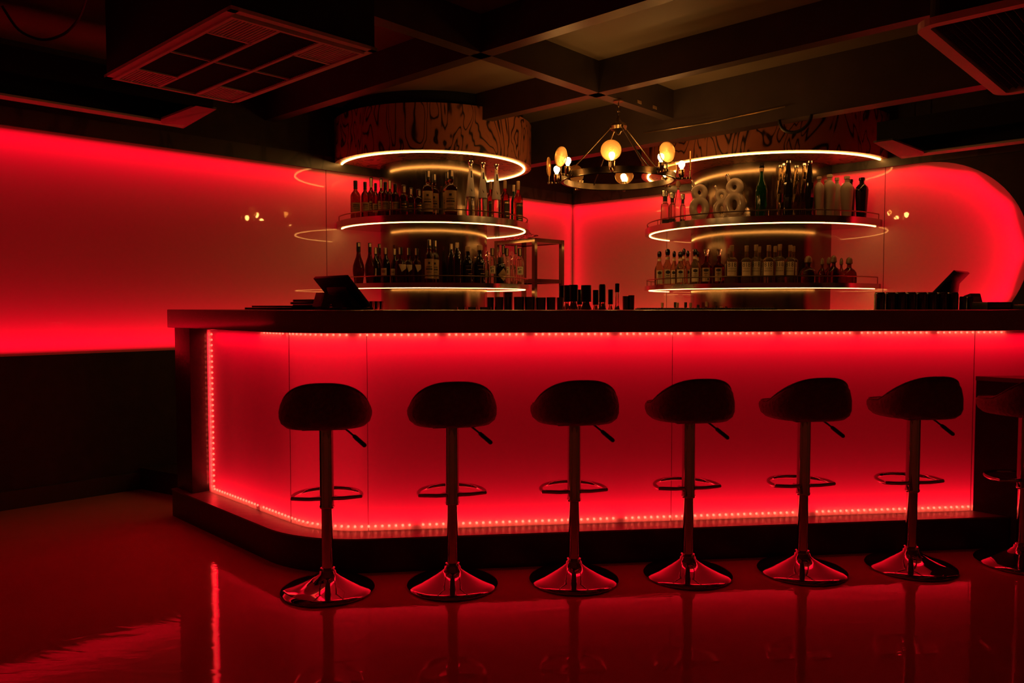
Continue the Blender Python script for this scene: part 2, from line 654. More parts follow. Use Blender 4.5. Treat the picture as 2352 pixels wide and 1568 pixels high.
def annulus(c, R, r, side, z0, z1, n=72):
    o = circ(c, R, side, n)
    i_ = circ(c, r, side, n)
    m = MB()
    N_ = n + 1
    vs = [(p.x, p.y, z0) for p in o] + [(p.x, p.y, z0) for p in i_] + [(p.x, p.y, z1) for p in o] + [(p.x, p.y, z1) for p in i_]
    fs = []
    for k in range(n):
        fs.append((k, k + 1, N_ + k + 1, N_ + k))
        fs.append((2 * N_ + k, 3 * N_ + k, 3 * N_ + k + 1, 2 * N_ + k + 1))
        fs.append((k, 2 * N_ + k, 2 * N_ + k + 1, k + 1))
        fs.append((N_ + k, N_ + k + 1, 3 * N_ + k + 1, 3 * N_ + k))
    fs.append((0, N_, 3 * N_, 2 * N_))
    fs.append((n, 2 * N_ + n, 3 * N_ + n, N_ + n))
    return m.add(vs, fs)


def text_verts(s):
    """flat mesh of a word, normalised to 0..1 in x and 0..1 in y"""
    cu = bpy.data.curves.new('lettering', 'FONT')
    cu.body = s
    cu.size = 1
    cu.resolution_u = 3
    o = bpy.data.objects.new('lettering', cu)
    COL.objects.link(o)
    dg = bpy.context.evaluated_depsgraph_get()
    me = bpy.data.meshes.new_from_object(o.evaluated_get(dg))
    vs = [(v.co.x, v.co.y) for v in me.vertices]
    fs = [tuple(p.vertices) for p in me.polygons]
    x0 = min(v[0] for v in vs); x1 = max(v[0] for v in vs)
    y0 = min(v[1] for v in vs); y1 = max(v[1] for v in vs)
    bpy.data.objects.remove(o)
    bpy.data.curves.remove(cu)
    return [((x - x0) / (x1 - x0), (y - y0) / (y1 - y0)) for x, y in vs], fs


# ------------------------------------------------------------------ room
Z_C = 2.75
LX = AC + DL * 7.8
RX = AC + DR * 6.6
room = [AC, LX, Vector((LX.x, -2.6)), Vector((RX.x, -2.6)), RX]
tag(MB().add([(p.x, p.y, 0) for p in room], [tuple(range(5))]).build('floor', M_FLOOR), kind='structure')
tag(MB().add([(p.x, p.y, Z_C) for p in room], [tuple(range(4, -1, -1))]).build('ceiling', M_CEIL), kind='structure')


def sheet(name, pts2, z0, z1, mat):
    return tag(MB().wall(pts2, z0, z1).build(name, mat), kind='structure')


g = .0
sheet('wall_left', [AC, LX], 0, ZB, M_DARKWALL)
sheet('wall_left', [AC, LX], ZT, Z_C, M_DARKWALL)
tag(MB().add([lw(LEFT_END, ZB), lw(7.8, ZB), lw(7.8, ZT), lw(LEFT_END, ZT)], [(0, 1, 2, 3)]).build('wall_left', M_DARKWALL), kind='structure')
sheet('wall_front', [room[2], room[3]], 0, Z_C, M_BOUNCEWALL)
sheet('wall_side_left', [room[1], room[2]], 0, Z_C, M_BOUNCEWALL)
sheet('wall_side_right', [room[3], room[4]], 0, Z_C, M_BOUNCEWALL)
m = MB()
E_ = 6.6
m.add([rw(0, 0), rw(E_, 0), rw(E_, ZB), rw(0, ZB)], [(0, 1, 2, 3)])
m.add([rw(0, ZT), rw(E_, ZT), rw(E_, Z_C), rw(0, Z_C)], [(0, 1, 2, 3)])
na = 40
vs = []
for i in range(na + 1):
    a = -PI / 2 + PI * i / na
    z = (ZB + ZT) / 2 + math.sin(a) * PR
    vs.append(rw(TE_R + math.cos(a) * PR, z))
    vs.append(rw(E_, z))
m.add(vs, [(2 * i, 2 * i + 1, 2 * i + 3, 2 * i + 2) for i in range(na)])
tag(m.build('wall_right', M_DARKWALL), kind='structure')
# fascia boards above the lit panels, baseboards
nL = Vector((1, -1)).normalized(); nR = Vector((-1, -1)).normalized()


def wallboard(name, f, t0, t1, z0, z1, nrm, th, mat):
    a = f(t0, 0); b = f(t1, 0)
    n3 = nrm.to_3d()
    o = [(a.x, a.y), (b.x, b.y), (b.x + n3.x * th, b.y + n3.y * th), (a.x + n3.x * th, a.y + n3.y * th)]
    return MB().prism(o, z0, z1).build(name, mat)


tag(wallboard('trim_1', lw, .02, 7.7, ZT, 2.357, nL, .018, M_FASCIA), kind='structure')
tag(wallboard('trim_2', rw, .02, 6.5, ZT, 2.42, nR, .018, M_FASCIA), kind='structure')
tag(wallboard('baseboard_left', lw, .02, 7.7, 0, .11, nL, .015, M_BEAM), kind='structure')


def light_panel(f, t0, t1, label, rounded=False):
    t = thing('backlit_wall_panel', label, 'light panel')
    g = .0015
    if not rounded:
        MB().add([f(t0 + g, ZB), f(t1 - g, ZB), f(t1 - g, ZT), f(t0 + g, ZT)], [(0, 1, 2, 3)]).build('glass_face', M_PANEL, t, face_to=(0, 2, 1.2))
        MB().add([f(t0, ZB, BOX), f(t1, ZB, BOX), f(t1, ZT, BOX), f(t0, ZT, BOX)], [(0, 1, 2, 3)]).build('back_plate', M_WHITE, t)
        MB().add([f(t0, ZB, 0), f(t1, ZB, 0), f(t1, ZB, BOX), f(t0, ZB, BOX)], [(0, 1, 2, 3)]) \
            .add([f(t0, ZT, 0), f(t1, ZT, 0), f(t1, ZT, BOX), f(t0, ZT, BOX)], [(0, 1, 2, 3)]).build('edge_plate', M_WHITE, t)
    else:
        zc = (ZB + ZT) / 2
        arc = [(TE_R + math.cos(-PI / 2 + PI * i / na) * PR, zc + math.sin(-PI / 2 + PI * i / na) * PR) for i in range(na + 1)]
        out = [(t0 + g, ZB)] + arc + [(t0 + g, ZT)]
        n = len(out)
        MB().add([f(a, z) for a, z in out], [tuple(range(n))]).build('glass_face', M_PANEL, t, face_to=(0, 2, 1.2))
        MB().add([f(a, z, BOX) for a, z in out], [tuple(range(n))]).build('back_plate', M_WHITE, t)
        vs = [f(a, z, 0) for a, z in out] + [f(a, z, BOX) for a, z in out]
        MB().add(vs, [(i, i + 1, n + i + 1, n + i) for i in range(n - 1)]).build('edge_plate', M_WHITE, t)
    return t


light_panel(lw, TS_L, LEFT_END, 'long glossy glass wall panel glowing red, left of the narrow dark seam')
light_panel(lw, 0, TS_L, 'glossy red glass wall panel behind the shelves of the left brass column')
light_panel(rw, 0, TS_R1, 'narrow red glass wall panel just right of the room corner')
light_panel(rw, TS_R1, TS_R2, 'red glass wall panel behind the shelves of the right brass column')
light_panel(rw, TS_R2, 0, 'red glass wall panel with a fully rounded right end', rounded=True)
for k, (f, t, nn) in enumerate(((lw, TS_L, nL), (rw, TS_R1, nR), (rw, TS_R2, nR))):
    p = f(t, 0)
    tag(MB().box((p.x + nn.x * .001, p.y + nn.y * .001, (ZB + ZT) / 2), (.0035, .002, ZT - ZB), math.atan2(nn.y, nn.x) + PI / 2)
        .build('trim_%d' % (k + 3), M_BEAM), kind='structure')

# ------------------------------------------------------------------ ceiling beams
BB = 2.55


def beam(p0, p1, w=.085, z0=BB, z1=Z_C):
    p0 = Vector(p0); p1 = Vector(p1)
    d = (p1 - p0).normalized()
    n = Vector((-d.y, d.x)) * w / 2
    return MB().prism([p0 - n, p1 - n, p1 + n, p0 + n], z0, z1)


def ext(p, q, a, b):
    p = Vector(p); q = Vector(q)
    d = q - p
    return p + d * a, p + d * b


A0, A1 = (-.683, 3.733), (1.11, 5.71)
mA = beam(*ext(A0, A1, -1.6, 1.055))
tag(mA.build('ceiling_beam', M_BEAM), 'dark ceiling beam that the lamp ring hangs from, running towards the back', 'beam', 'crossing ceiling beams')
B0, B1 = (-1.513, 5.557), (.661, 3.524)
tag(beam(*ext(B0, B1, -.15, 2.1)).build('ceiling_beam', M_BEAM), 'dark ceiling beam crossing just behind the square air grille on the left', 'beam', 'crossing ceiling beams')
C0, C1 = (-.25, 5.845), (1.87, 3.83)
tag(beam(*ext(C0, C1, .008, 1.9)).build('ceiling_beam', M_BEAM), 'dark ceiling beam ending at the left plywood drum', 'beam', 'crossing ceiling beams')
D0, D1 = (.10, 6.85), (5.2, 1.75)
tag(beam((-.02, 6.97), D1, .12, 2.40).build('ceiling_beam', M_BEAM), 'deep dark bulkhead beam passing in front of the right plywood drum', 'beam', 'crossing ceiling beams')
tag(beam((1.80, 2.5), (2.62, 3.39), .085).build('ceiling_beam', M_BEAM), 'short dark beam stub meeting the rounded air unit at top right', 'beam', 'crossing ceiling beams')
for k, (x, y) in enumerate(((1470, 250), (1505, 262))):
    X = (.83, .96)[k]
    a = Vector(A0); d = (Vector(A1) - a).normalized(); n = Vector((d.y, -d.x))
    p = a + d * ((X - a.x) / d.x) + n * .0445
    tag(MB().box((p.x, p.y, BB + .03), (.05, .004, .022), math.atan2(d.y, d.x)).build('metal_plate', M_CORK, bevel=.001),
        ('small pale plate on the side of the lamp beam, nearer the lamp', 'small pale plate on the side of the lamp beam, farther from the lamp')[k], 'plate', 'small plates on the beam')

# ------------------------------------------------------------------ air units
def frame_pt(o, u, v, a, b):
    return o + u * a + v * b


def air_grille():
    z = 2.35
    o = Vector((-1.089, 3.089)); u = Vector((-.7185, .682)).normalized(); v = Vector((.682, .7185)).normalized()
    LU, LV = 1.335, .70
    t = thing('air_grille', 'large rectangular ceiling air grille divided into louvred and mesh squares', 'air conditioner', (o.x, o.y, z))
    o0 = Vector((0, 0))
    P = lambda a, b: o0 + u * a + v * b

    def q(mb, a0, a1, b0, b1, z0, z1):
        mb.prism([P(a0, b0), P(a1, b0), P(a1, b1), P(a0, b1)], z0, z1)
    fr = MB()
    w_ = .035
    q(fr, 0, LU, 0, w_, 0, .015); q(fr, 0, LU, LV - w_, LV, 0, .015); q(fr, 0, w_, 0, LV, 0, .015); q(fr, LU - w_, LU, 0, LV, 0, .015)
    fr.build('frame', M_ACW, t)
    hs = MB(); q(hs, .01, LU - .01, .01, LV - .01, .02, Z_C - z - .001); hs.build('housing', M_VOID, t)
    inner = MB()
    a0, a1, b0, b1 = .075, LU - .05, .05, LV - .075 + .03
    wa = .016
    q(inner, a0 - wa, a1 + wa, b0 - wa, b0, -.008, .012); q(inner, a0 - wa, a1 + wa, b1, b1 + wa, -.008, .012)
    q(inner, a0 - wa, a0, b0, b1, -.008, .012); q(inner, a1, a1 + wa, b0, b1, -.008, .012)
    nb = 3
    for k in (1, 2):
        b = b0 + (b1 - b0) * k / 3
        q(inner, a0, a1, b - .008, b + .008, -.006, .010)
    am = (a0 + a1) / 2
    q(inner, am - .004, am + .004, b0, b1, -.004, .010)
    la = .235
    for k in (0, 2):
        bb0 = b0 + (b1 - b0) * k / 3; bb1 = bb0 + (b1 - b0) / 3
        for aa in (a0 + la, a1 - la):
            q(inner, aa - .007, aa + .007, bb0, bb1, -.006, .010)
    inner.build('crossbar_frame', M_ACW, t)
    for k in (0, 2):
        bb0 = b0 + (b1 - b0) * k / 3; bb1 = bb0 + (b1 - b0) / 3
        for s0, s1 in ((a0, a0 + la - .007), (a1 - la + .007, a1)):
            lv = MB()
            n = 13
            for i in range(1, n):
                b = bb0 + (bb1 - bb0) * i / n
                q(lv, s0, s1, b - .0035, b + .0035, -.004, .008)
            lv.build('louvre', M_ACW, t)
    ms = MB()
    q(ms, a0, a1, b0, b1, .012, .018)
    n = 74
    for i in range(1, n):
        a = a0 + (a1 - a0) * i / n
        for k in range(3):
            if k != 1 and (a < a0 + la or a > a1 - la):
                continue
            bb0 = b0 + (b1 - b0) * k / 3; bb1 = bb0 + (b1 - b0) / 3
            q(ms, a - .0012, a + .0012, bb0, bb1, .0, .012)
    ms.build('filter_mesh', M_MESH, t)


air_grille()


def air_cassette():
    z = 2.35
    o = Vector((1.66, 3.31)); u = Vector((1.0, 1.05)).normalized(); v = Vector((1.0, -.50)).normalized()
    v = (v - u * v.dot(u)).normalized()
    LU, LV = 1.47, .62
    t = thing('air_cassette', 'rounded ceiling air unit with slanting louvres at the top right', 'air conditioner', (o.x, o.y, z))

    def rr(a0, a1, b0, b1, r, n=6):
        pts = []
        for cx, cy, s in ((a1 - r, b1 - r, 0), (a0 + r, b1 - r, 1), (a0 + r, b0 + r, 2), (a1 - r, b0 + r, 3)):
            for i in range(n + 1):
                a = PI / 2 * (s + i / n)
                q = u * (cx + r * math.cos(a)) + v * (cy + r * math.sin(a))
                pts.append(q)
        return pts
    out = rr(0, LU, 0, LV, .09); inn = rr(.045, LU - .055, .055, .41, .02)
    n = len(out)
    m = MB()
    for z0, z1 in ((0, .03),):
        vs = [(p.x, p.y, 0) for p in out] + [(p.x, p.y, 0) for p in inn] + [(p.x, p.y, .03) for p in out] + [(p.x, p.y, .03) for p in inn]
        fs = []
        for i in range(n):
            j = (i + 1) % n
            fs += [(i, j, n + j, n + i), (2 * n + i, 3 * n + i, 3 * n + j, 2 * n + j), (i, 2 * n + i, 2 * n + j, j), (n + i, n + j, 3 * n + j, 3 * n + i)]
        m.add(vs, fs)
    m.build('frame', M_ACW, t)
    MB().prism(rr(.04, LU - .04, .04, LV - .04, .07), .031, Z_C - z - .001).build('housing', M_VOID, t)
    lv = MB()
    k = 11
    for i in range(k):
        b = .065 + .335 * (i + .5) / k
        a_ = u * .08 + v * b; b_ = u * (LU - .08) + v * b
        up = (Vector((v.x, v.y, 0)) * .8 + Vector((0, 0, 1))).normalized()
        lv.bar((a_.x, a_.y, .022), (b_.x, b_.y, .022), .004, .026, up=up)
    lv.build('louvre', M_MESH, t)


air_cassette()


def ceiling_trough(name, f, t_end, t_far, z, label, d0, d1, nn):
    """long unit hung under the ceiling beside the wall: hollow body, lit inner lip, end flap"""
    t = thing(name, label, 'ceiling unit')
    n3 = nn.to_3d()

    def P(tt, d, zz):
        q = f(tt, zz)
        return q + n3 * d
    body = MB()
    # dark body, open underneath
    sec = [(d0, z + .03), (d0, z + .16), (d1, z + .16), (d1, z + .03)]
    inn = [(d0 + .02, z + .03), (d0 + .02, z + .14), (d1 - .02, z + .14), (d1 - .02, z + .03)]
    for s in (sec, inn):
        vs = [P(t_end, d, zz) for d, zz in s] + [P(t_far, d, zz) for d, zz in s]
        body.add(vs, [(0, 1, 5, 4), (1, 2, 6, 5), (2, 3, 7, 6)])
    body.add([P(t_end, d, zz) for d, zz in sec], [(0, 1, 2, 3)])
    body.build('body', M_VOID, t)
    lip = MB()
    s = [(d0 - .01, z + .03), (d0 + .02, z - .01), (d0 + .07, z), (d0 + .07, z + .012), (d0 + .02, z + .01)]
    vs = [P(t_end, d, zz) for d, zz in s] + [P(t_far, d, zz) for d, zz in s]
    n = len(s)
    lip.add(vs, [(i, (i + 1) % n, n + (i + 1) % n, n + i) for i in range(n)] + [tuple(range(n)), tuple(range(2 * n - 1, n - 1, -1))])
    lip.build('lower_lip', M_ACW, t)
    fl = MB()
    sg = 1 if t_far > t_end else -1
    pts = [(t_end - sg * .02, d0 - .01, z - .005), (t_end - sg * .02, d1, z + .03), (t_end + sg * .10, d1, z + .03), (t_end + sg * .16, d0 + .10, z + .002), (t_end + sg * .13, d0 + .02, z - .008)]
    vs = [P(*q) for q in pts] + [P(a, b, c + .012) for a, b, c in pts]
    n = 5
    fl.add(vs, [tuple(range(n)), tuple(range(2 * n - 1, n - 1, -1))] + [(i, n + i, n + (i + 1) % n, (i + 1) % n) for i in range(n)])
    fl.build('end_flap', M_REDPLATE, t)
    for tt in (t_end + sg * .2, t_end + sg * 2.2):
        for d in (d0 + .1, d1 - .1):
            a = P(tt, d, z + .16); b = P(tt, d, Z_C - .002)
            MB().tube([a, b], .004, 6).build('hanging_rod', M_BRONZE, t)
    return t


tE = (Vector((-2.163, 5.074)) - AC).dot(DL)
ceiling_trough('ceiling_air_curtain', lw, tE, 7.4, 2.33, 'long open-bottomed dark unit hanging beside the left wall', .33, .80, nL)
tE = (Vector((2.78, 5.6)) - AC).dot(DR)
ceiling_trough('ceiling_air_curtain', rw, tE, 6.2, 2.25, 'long open-bottomed dark unit hanging on rods above the rounded red panel', .32, .84, nR)

m = MB()
c_ = [(-1.93, 3.655, 2.66), (-2.10, 3.88, 2.60), (-2.271, 4.052, 2.58), (-2.45, 4.16, 2.58), (-2.56, 4.13, 2.62), (-2.62, 4.10, 2.74)]
pts = []
for i in range(len(c_) - 1):
    for k in range(5):
        pts.append(Vector(c_[i]).lerp(Vector(c_[i + 1]), k / 5))
pts.append(Vector(c_[-1]))
for _ in range(4):
    pts = [pts[0]] + [(pts[i - 1] + pts[i] * 2 + pts[i + 1]) / 4 for i in range(1, len(pts) - 1)] + [pts[-1]]
tag(m.tube(pts, .007, 6).build('ceiling_cable', M_CABLE, smooth=True), 'loose cable looping under the ceiling at the top left', 'cable')
lp = []
for i in range(17):
    a = PI + PI * i / 16
    lp.append((1.80 + .105 * math.cos(a) * .72, 5.04 - .105 * math.cos(a) * .69, 2.40 + .095 * math.sin(a)))
tag(MB().tube(lp, .011, 8).build('hanging_cable_loop', M_BLACK, smooth=True), 'thick black cable loop hanging from the bulkhead over the right drum', 'cable')
a = Vector((1.02, 5.87)); b = Vector((1.79, 5.10))
tag(MB().tube([(a.x - .05, a.y - .05, 2.47), ((a.x + b.x) / 2 - .05, (a.y + b.y) / 2 - .05, 2.455), (b.x - .05, b.y - .05, 2.47)], .0045, 6)
    .build('conduit_pipe', M_BRONZE, smooth=True), 'thin conduit running along the bulkhead beside the lamp', 'pipe')

# ------------------------------------------------------------------ drums and brass columns
ZD = 2.312


def canopy(c, R, ringR, side, label):
    t = thing('plywood_canopy', label, 'ceiling canopy', (0, 0, 0))
    o = circ(c, R, side, 80)
    MB().prism(o, ZD, 2.645).build('drum', M_DRUM, t, smooth=True, angle=30)
    MB().prism(circ(c, R - .07, side, 60), 2.646, Z_C - .001).build('shadow_gap_collar', M_VOID, t, smooth=True, angle=30)  # near-black colour stands in for the shade in the gap over the drum
    pts = circ(c, ringR, side, 96, gap=.03)
    st = MB().ribbon([(p.x, p.y, ZD - .0005) for p in pts], .014, .008).build('led_strip', M_RING, t)
    st['label'] = 'warm white glowing ring strip'
    return t


canopy(CL, .79, .735, 'L', 'round plywood ceiling drum over the left brass column with a glowing ring')
canopy(CR, 1.0, .945, 'R', 'round plywood ceiling drum over the right brass column with a glowing ring')


def column(c, r, Rs, side, label):
    t = thing('brass_column', label, 'column')
    MB().prism(circ(c, r, side, 64), .925, ZD - .001).build('shaft', M_BRASS, t, smooth=True, angle=30)
    for z0, z1, zr, half in ((1.806, 1.856, 1.897, 0), (1.334, 1.370, 1.420, 1)):
        s = annulus(c, Rs, r + .002, side, z0, z1).build('round_shelf', M_SHELF, t, smooth=True, angle=30)
        pts = circ(c, Rs - .04, side, 96, gap=.04)
        MB().ribbon([(p.x, p.y, z0 - .0005) for p in pts], .011, .003).build('led_strip', M_RING, s)
        rl = MB()
        pts = circ(c, Rs - .018, side, 72, gap=.035)
        rl.tube([(p.x, p.y, zr) for p in pts], .0045, 6)
        k = 9
        for i in range(k + 1):
            p = pts[round(i * 72 / k)]
            rl.tube([(p.x, p.y, z1), (p.x, p.y, zr)], .003, 6)
        rl.build('guard_rail', M_BRONZE, s, smooth=True)
    return t


column(CL, .43, .78, 'L', 'narrower brushed brass column on the left with two round bottle shelves')
column(CR, .576, .965, 'R', 'wider brushed brass column on the right with two round bottle shelves')


# ------------------------------------------------------------------ platform, back counters, stand
pf = [Vector((-2.437, 5.10))] + bar_path(.315, front=4.1, back=1.42, n=6) + [Vector((3.9, 4.9)), rw(4.3, 0).to_2d() - Vector((.02, .02)), AC - Vector((0, .02)), lw(4.37, 0).to_2d() + Vector((.01, -.01))]
tag(MB().prism(pf, 0.001, .14).build('service_platform', M_PLINTH), 'low dark raised platform behind the bar', 'platform')


def counter_block(name, label, corners, zt):
    t = thing(name, label, 'cabinet')
    MB().prism(corners, .14, zt - .03).build('body', M_PLINTH, t)
    c = sum((Vector(p) for p in corners), Vector((0, 0))) / len(corners)
    MB().prism([c + (Vector(p) - c) * 1.0 for p in corners], zt - .03, zt).build('worktop', M_STONE, t)
    return t


def sd(s, d):  # s = X+Y, d = Y-X
    return Vector(((s - d) / 2, (s + d) / 2))


counter_block('back_counter', 'dark back counter carrying the left brass column', [sd(4.7, 7.54), sd(4.7, 6.72), sd(6.86, 6.72), sd(6.86, 7.54)], .924)
counter_block('back_counter', 'dark back counter carrying the right brass column', [sd(7.72, 5.95), sd(7.72, 2.7), sd(8.8, 2.7), sd(8.8, 5.95)], .924)

st = thing('steel_rack', 'brass coloured square tube rack standing in the corner between the columns', 'rack', (.20, 6.97, .14))
P4 = [Vector((0, 0)), Vector((-.34, .34)), Vector((-.085, .595)), Vector((.255, .255))]
ZR = 1.803 - .14
for p in P4:
    MB().box((p.x, p.y, ZR / 2), (.034, .034, ZR), PI / 4).build('upright', M_BRASS, st)
for zz, hh in ((ZR - .0175, .035), (1.425 - .14, .035), (.35, .03)):
    for i in range(4):
        a, b = P4[i], P4[(i + 1) % 4]
        d = (b - a).normalized() * .018
        MB().bar(((a + d).x, (a + d).y, zz), ((b - d).x, (b - d).y, zz), .03, hh).build('cross_rail', M_BRASS, st)
MB().prism([p * .93 + Vector((-.003, .02)) for p in P4], ZR - .03, ZR - .022).build('top_panel', M_CAN, st)

# ------------------------------------------------------------------ bar
bar = thing('bar_counter', 'curved bar front with glowing red panels between dark plinth and stone top', 'bar counter')


def band(o0, o1, z0, z1, front=4.1, back0=1.45, n=14):
    a = bar_path(o0, front=front, back=back0, n=n)
    b = bar_path(o1, front=front, back=back0, n=n)
    return MB().prism(a + b[::-1], z0, z1)


band(0, .30, 0.0, .150, back0=1.42).build('plinth', M_PLINTH, bar, smooth=True, angle=30)
band(-.004, .30, .150, .158, back0=1.422).build('plinth_ledge', M_LEDGE, bar, smooth=True, angle=30)
BACKP = 1.20     # the diffuser starts this far from the corner on the side leg
full = bar_path(PO, front=3.75, back=BACKP, n=14)


def seam_split():
    """curved bay, first straight bay, second straight bay"""
    pts = full
    return pts


nA = 14
side_pts = [full[0], full[1]]
arc_pts = full[1:nA + 2]
fr0 = full[nA + 1]
s1 = Vector((.773, 3.676 + .12 * .773))      # seam in the straight front
s2 = Vector((2.338, 3.676 + .12 * 2.338))
frE = full[-1]
for k, (pp, lab) in enumerate(((side_pts, 'flat glowing panel on the angled left side'), (arc_pts, 'curved glowing corner panel'), ([fr0, s1], None), ([s1, s2], None), ([s2, frE], 'glowing panel behind the low side cabinet'))):
    q = [Vector(p) for p in pp]
    q[0] = q[0] + (q[1] - q[0]).normalized() * .0012
    q[-1] = q[-1] - (q[-1] - q[-2]).normalized() * .0012
    o = MB().wall(q, PZ0 - .002, PZ1).build('glowing_panel', M_BARPANEL, bar, smooth=True, face_to=(0, 0, 1.2))
    if lab: o['label'] = lab
for p, d in ((full[1], DS), (fr0, DF), (s1, DF), (s2, DF)):
    n_ = Vector((d.y, -d.x))
    MB().box((p.x + n_.x * .001, p.y + n_.y * .001, (PZ0 + PZ1) / 2), (.0016, .002, PZ1 - PZ0), math.atan2(d.y, d.x)).build('panel_seam', M_PLINTH, bar)
MB().wall(bar_path(PO + .13, front=3.8, back=BACKP + .05), PZ0 - .01, PZ1 + .0).build('back_plate', M_WHITE, bar, smooth=True)
band(PO + .002, PO + .13, PZ1 - .003, PZ1, front=3.8, back0=BACKP).build('upper_reflector', M_WHITE, bar)
band(PO + .002, PO + .13, .1585, .1600, front=3.8, back0=BACKP).build('lower_reflector', M_WHITE, bar)
# end post on the left
pa = K + NS * .03 - DS * 1.205
pts = [K + NS * .03 - DS * 1.215, K + NS * (PO + .16) - DS * 1.215, K + NS * (PO + .16) - DS * 1.42, K + NS * .03 - DS * 1.42]
MB().prism(pts, .158, 1.08).build('end_post', M_PLINTH, bar, bevel=.003)
pts = [K + NF * .10 + DF * 3.76, K + NF * .30 + DF * 3.76, K + NF * .30 + DF * 3.80, K + NF * .10 + DF * 3.80]
MB().prism(pts, .158, 1.08).build('end_post', M_PLINTH, bar)


def resample(pts, step, start=0.0):
    out = []
    acc = start
    for a, b in zip(pts, pts[1:]):
        L = (b - a).length
        while acc < L:
            out.append(a + (b - a) * acc / L)
            acc += step
        acc -= L
    return out


def diodes(pts3, r=.0062):
    m = MB()
    for p in pts3:
        x, y, z = p
        m.lathe([(0, -r), (r * .75, -r * .66), (r, 0), (r * .75, r * .66), (0, r)], 8, (x, y, z))
    return m


dp = bar_path(PO + .013, front=3.5, back=BACKP - .02, n=14)
lo = resample(dp, .0315, .02)
gaps = lambda i: (i % 31) == 17
tag(diodes([(p.x, p.y, PZ0 + .016) for i, p in enumerate(lo) if not gaps(i)]).build('led_strip', M_DIODE, bar), 'row of glowing red diodes along the bottom edge')
tag(diodes([(p.x, p.y, PZ1 - .012) for i, p in enumerate(lo) if i > 18 and (i * 7919) % 13 != 0], .0055).build('led_strip', M_DIODE, bar), 'row of glowing red diodes along the top edge')
p = dp[0]
tag(diodes([(p.x + DS.x * .012, p.y + DS.y * .012, PZ0 + .03 + .0305 * i) for i in range(29)], .0068).build('led_strip', M_DIODE, bar), 'upright row of glowing red diodes beside the end post')

# stone top
ct = bar_path(-.03, front=4.15, back=1.37, n=16)
ci = bar_path(.60, front=4.15, back=1.25, n=6)
tag(MB().prism(ct + ci[::-1], 1.0805, 1.182).build('countertop', M_STONE, bevel=.005), 'thick black speckled stone bar top with a rounded left corner', 'countertop')
# service ledges behind the bar
for o0, o1, z, nm, lb in ((.61, .82, 1.11, 'service_ledge', 'narrow dark ledge just behind the bar top'), (.83, 1.22, 1.0, 'service_ledge', 'lower dark ledge behind the bar holding the mixing bottles')):
    a = bar_path(o0, front=3.7, back=.2, n=4); b = bar_path(o1, front=3.7, back=.2, n=4)
    tag(MB().prism(a[2:] + b[:1:-1], .1405, z).build(nm, M_PLINTH), lb, 'service counter')
# low side cabinet on the right
c4 = [Vector((2.349, 3.952)), Vector((2.95, 3.36)), Vector((3.27, 3.66)), Vector((2.99, 4.028))]
lc = thing('side_cabinet', 'low dark cabinet jutting from the right end of the bar front', 'cabinet')
MB().prism(c4, .159, .825).build('body', M_PLINTH, lc)
MB().prism([Vector((2.475, 3.845)), Vector((2.97, 3.37)), Vector((3.26, 3.66)), Vector((3.08, 3.915))], 0, .1585).build('kick_plate', M_PLINTH, lc)
MB().prism([Vector((2.345, 3.952)), Vector((2.955, 3.345)), Vector((3.29, 3.66)), Vector((2.99, 4.032))], .825, .847).build('worktop', M_LEDGE, lc, bevel=.002)

# ------------------------------------------------------------------ stools


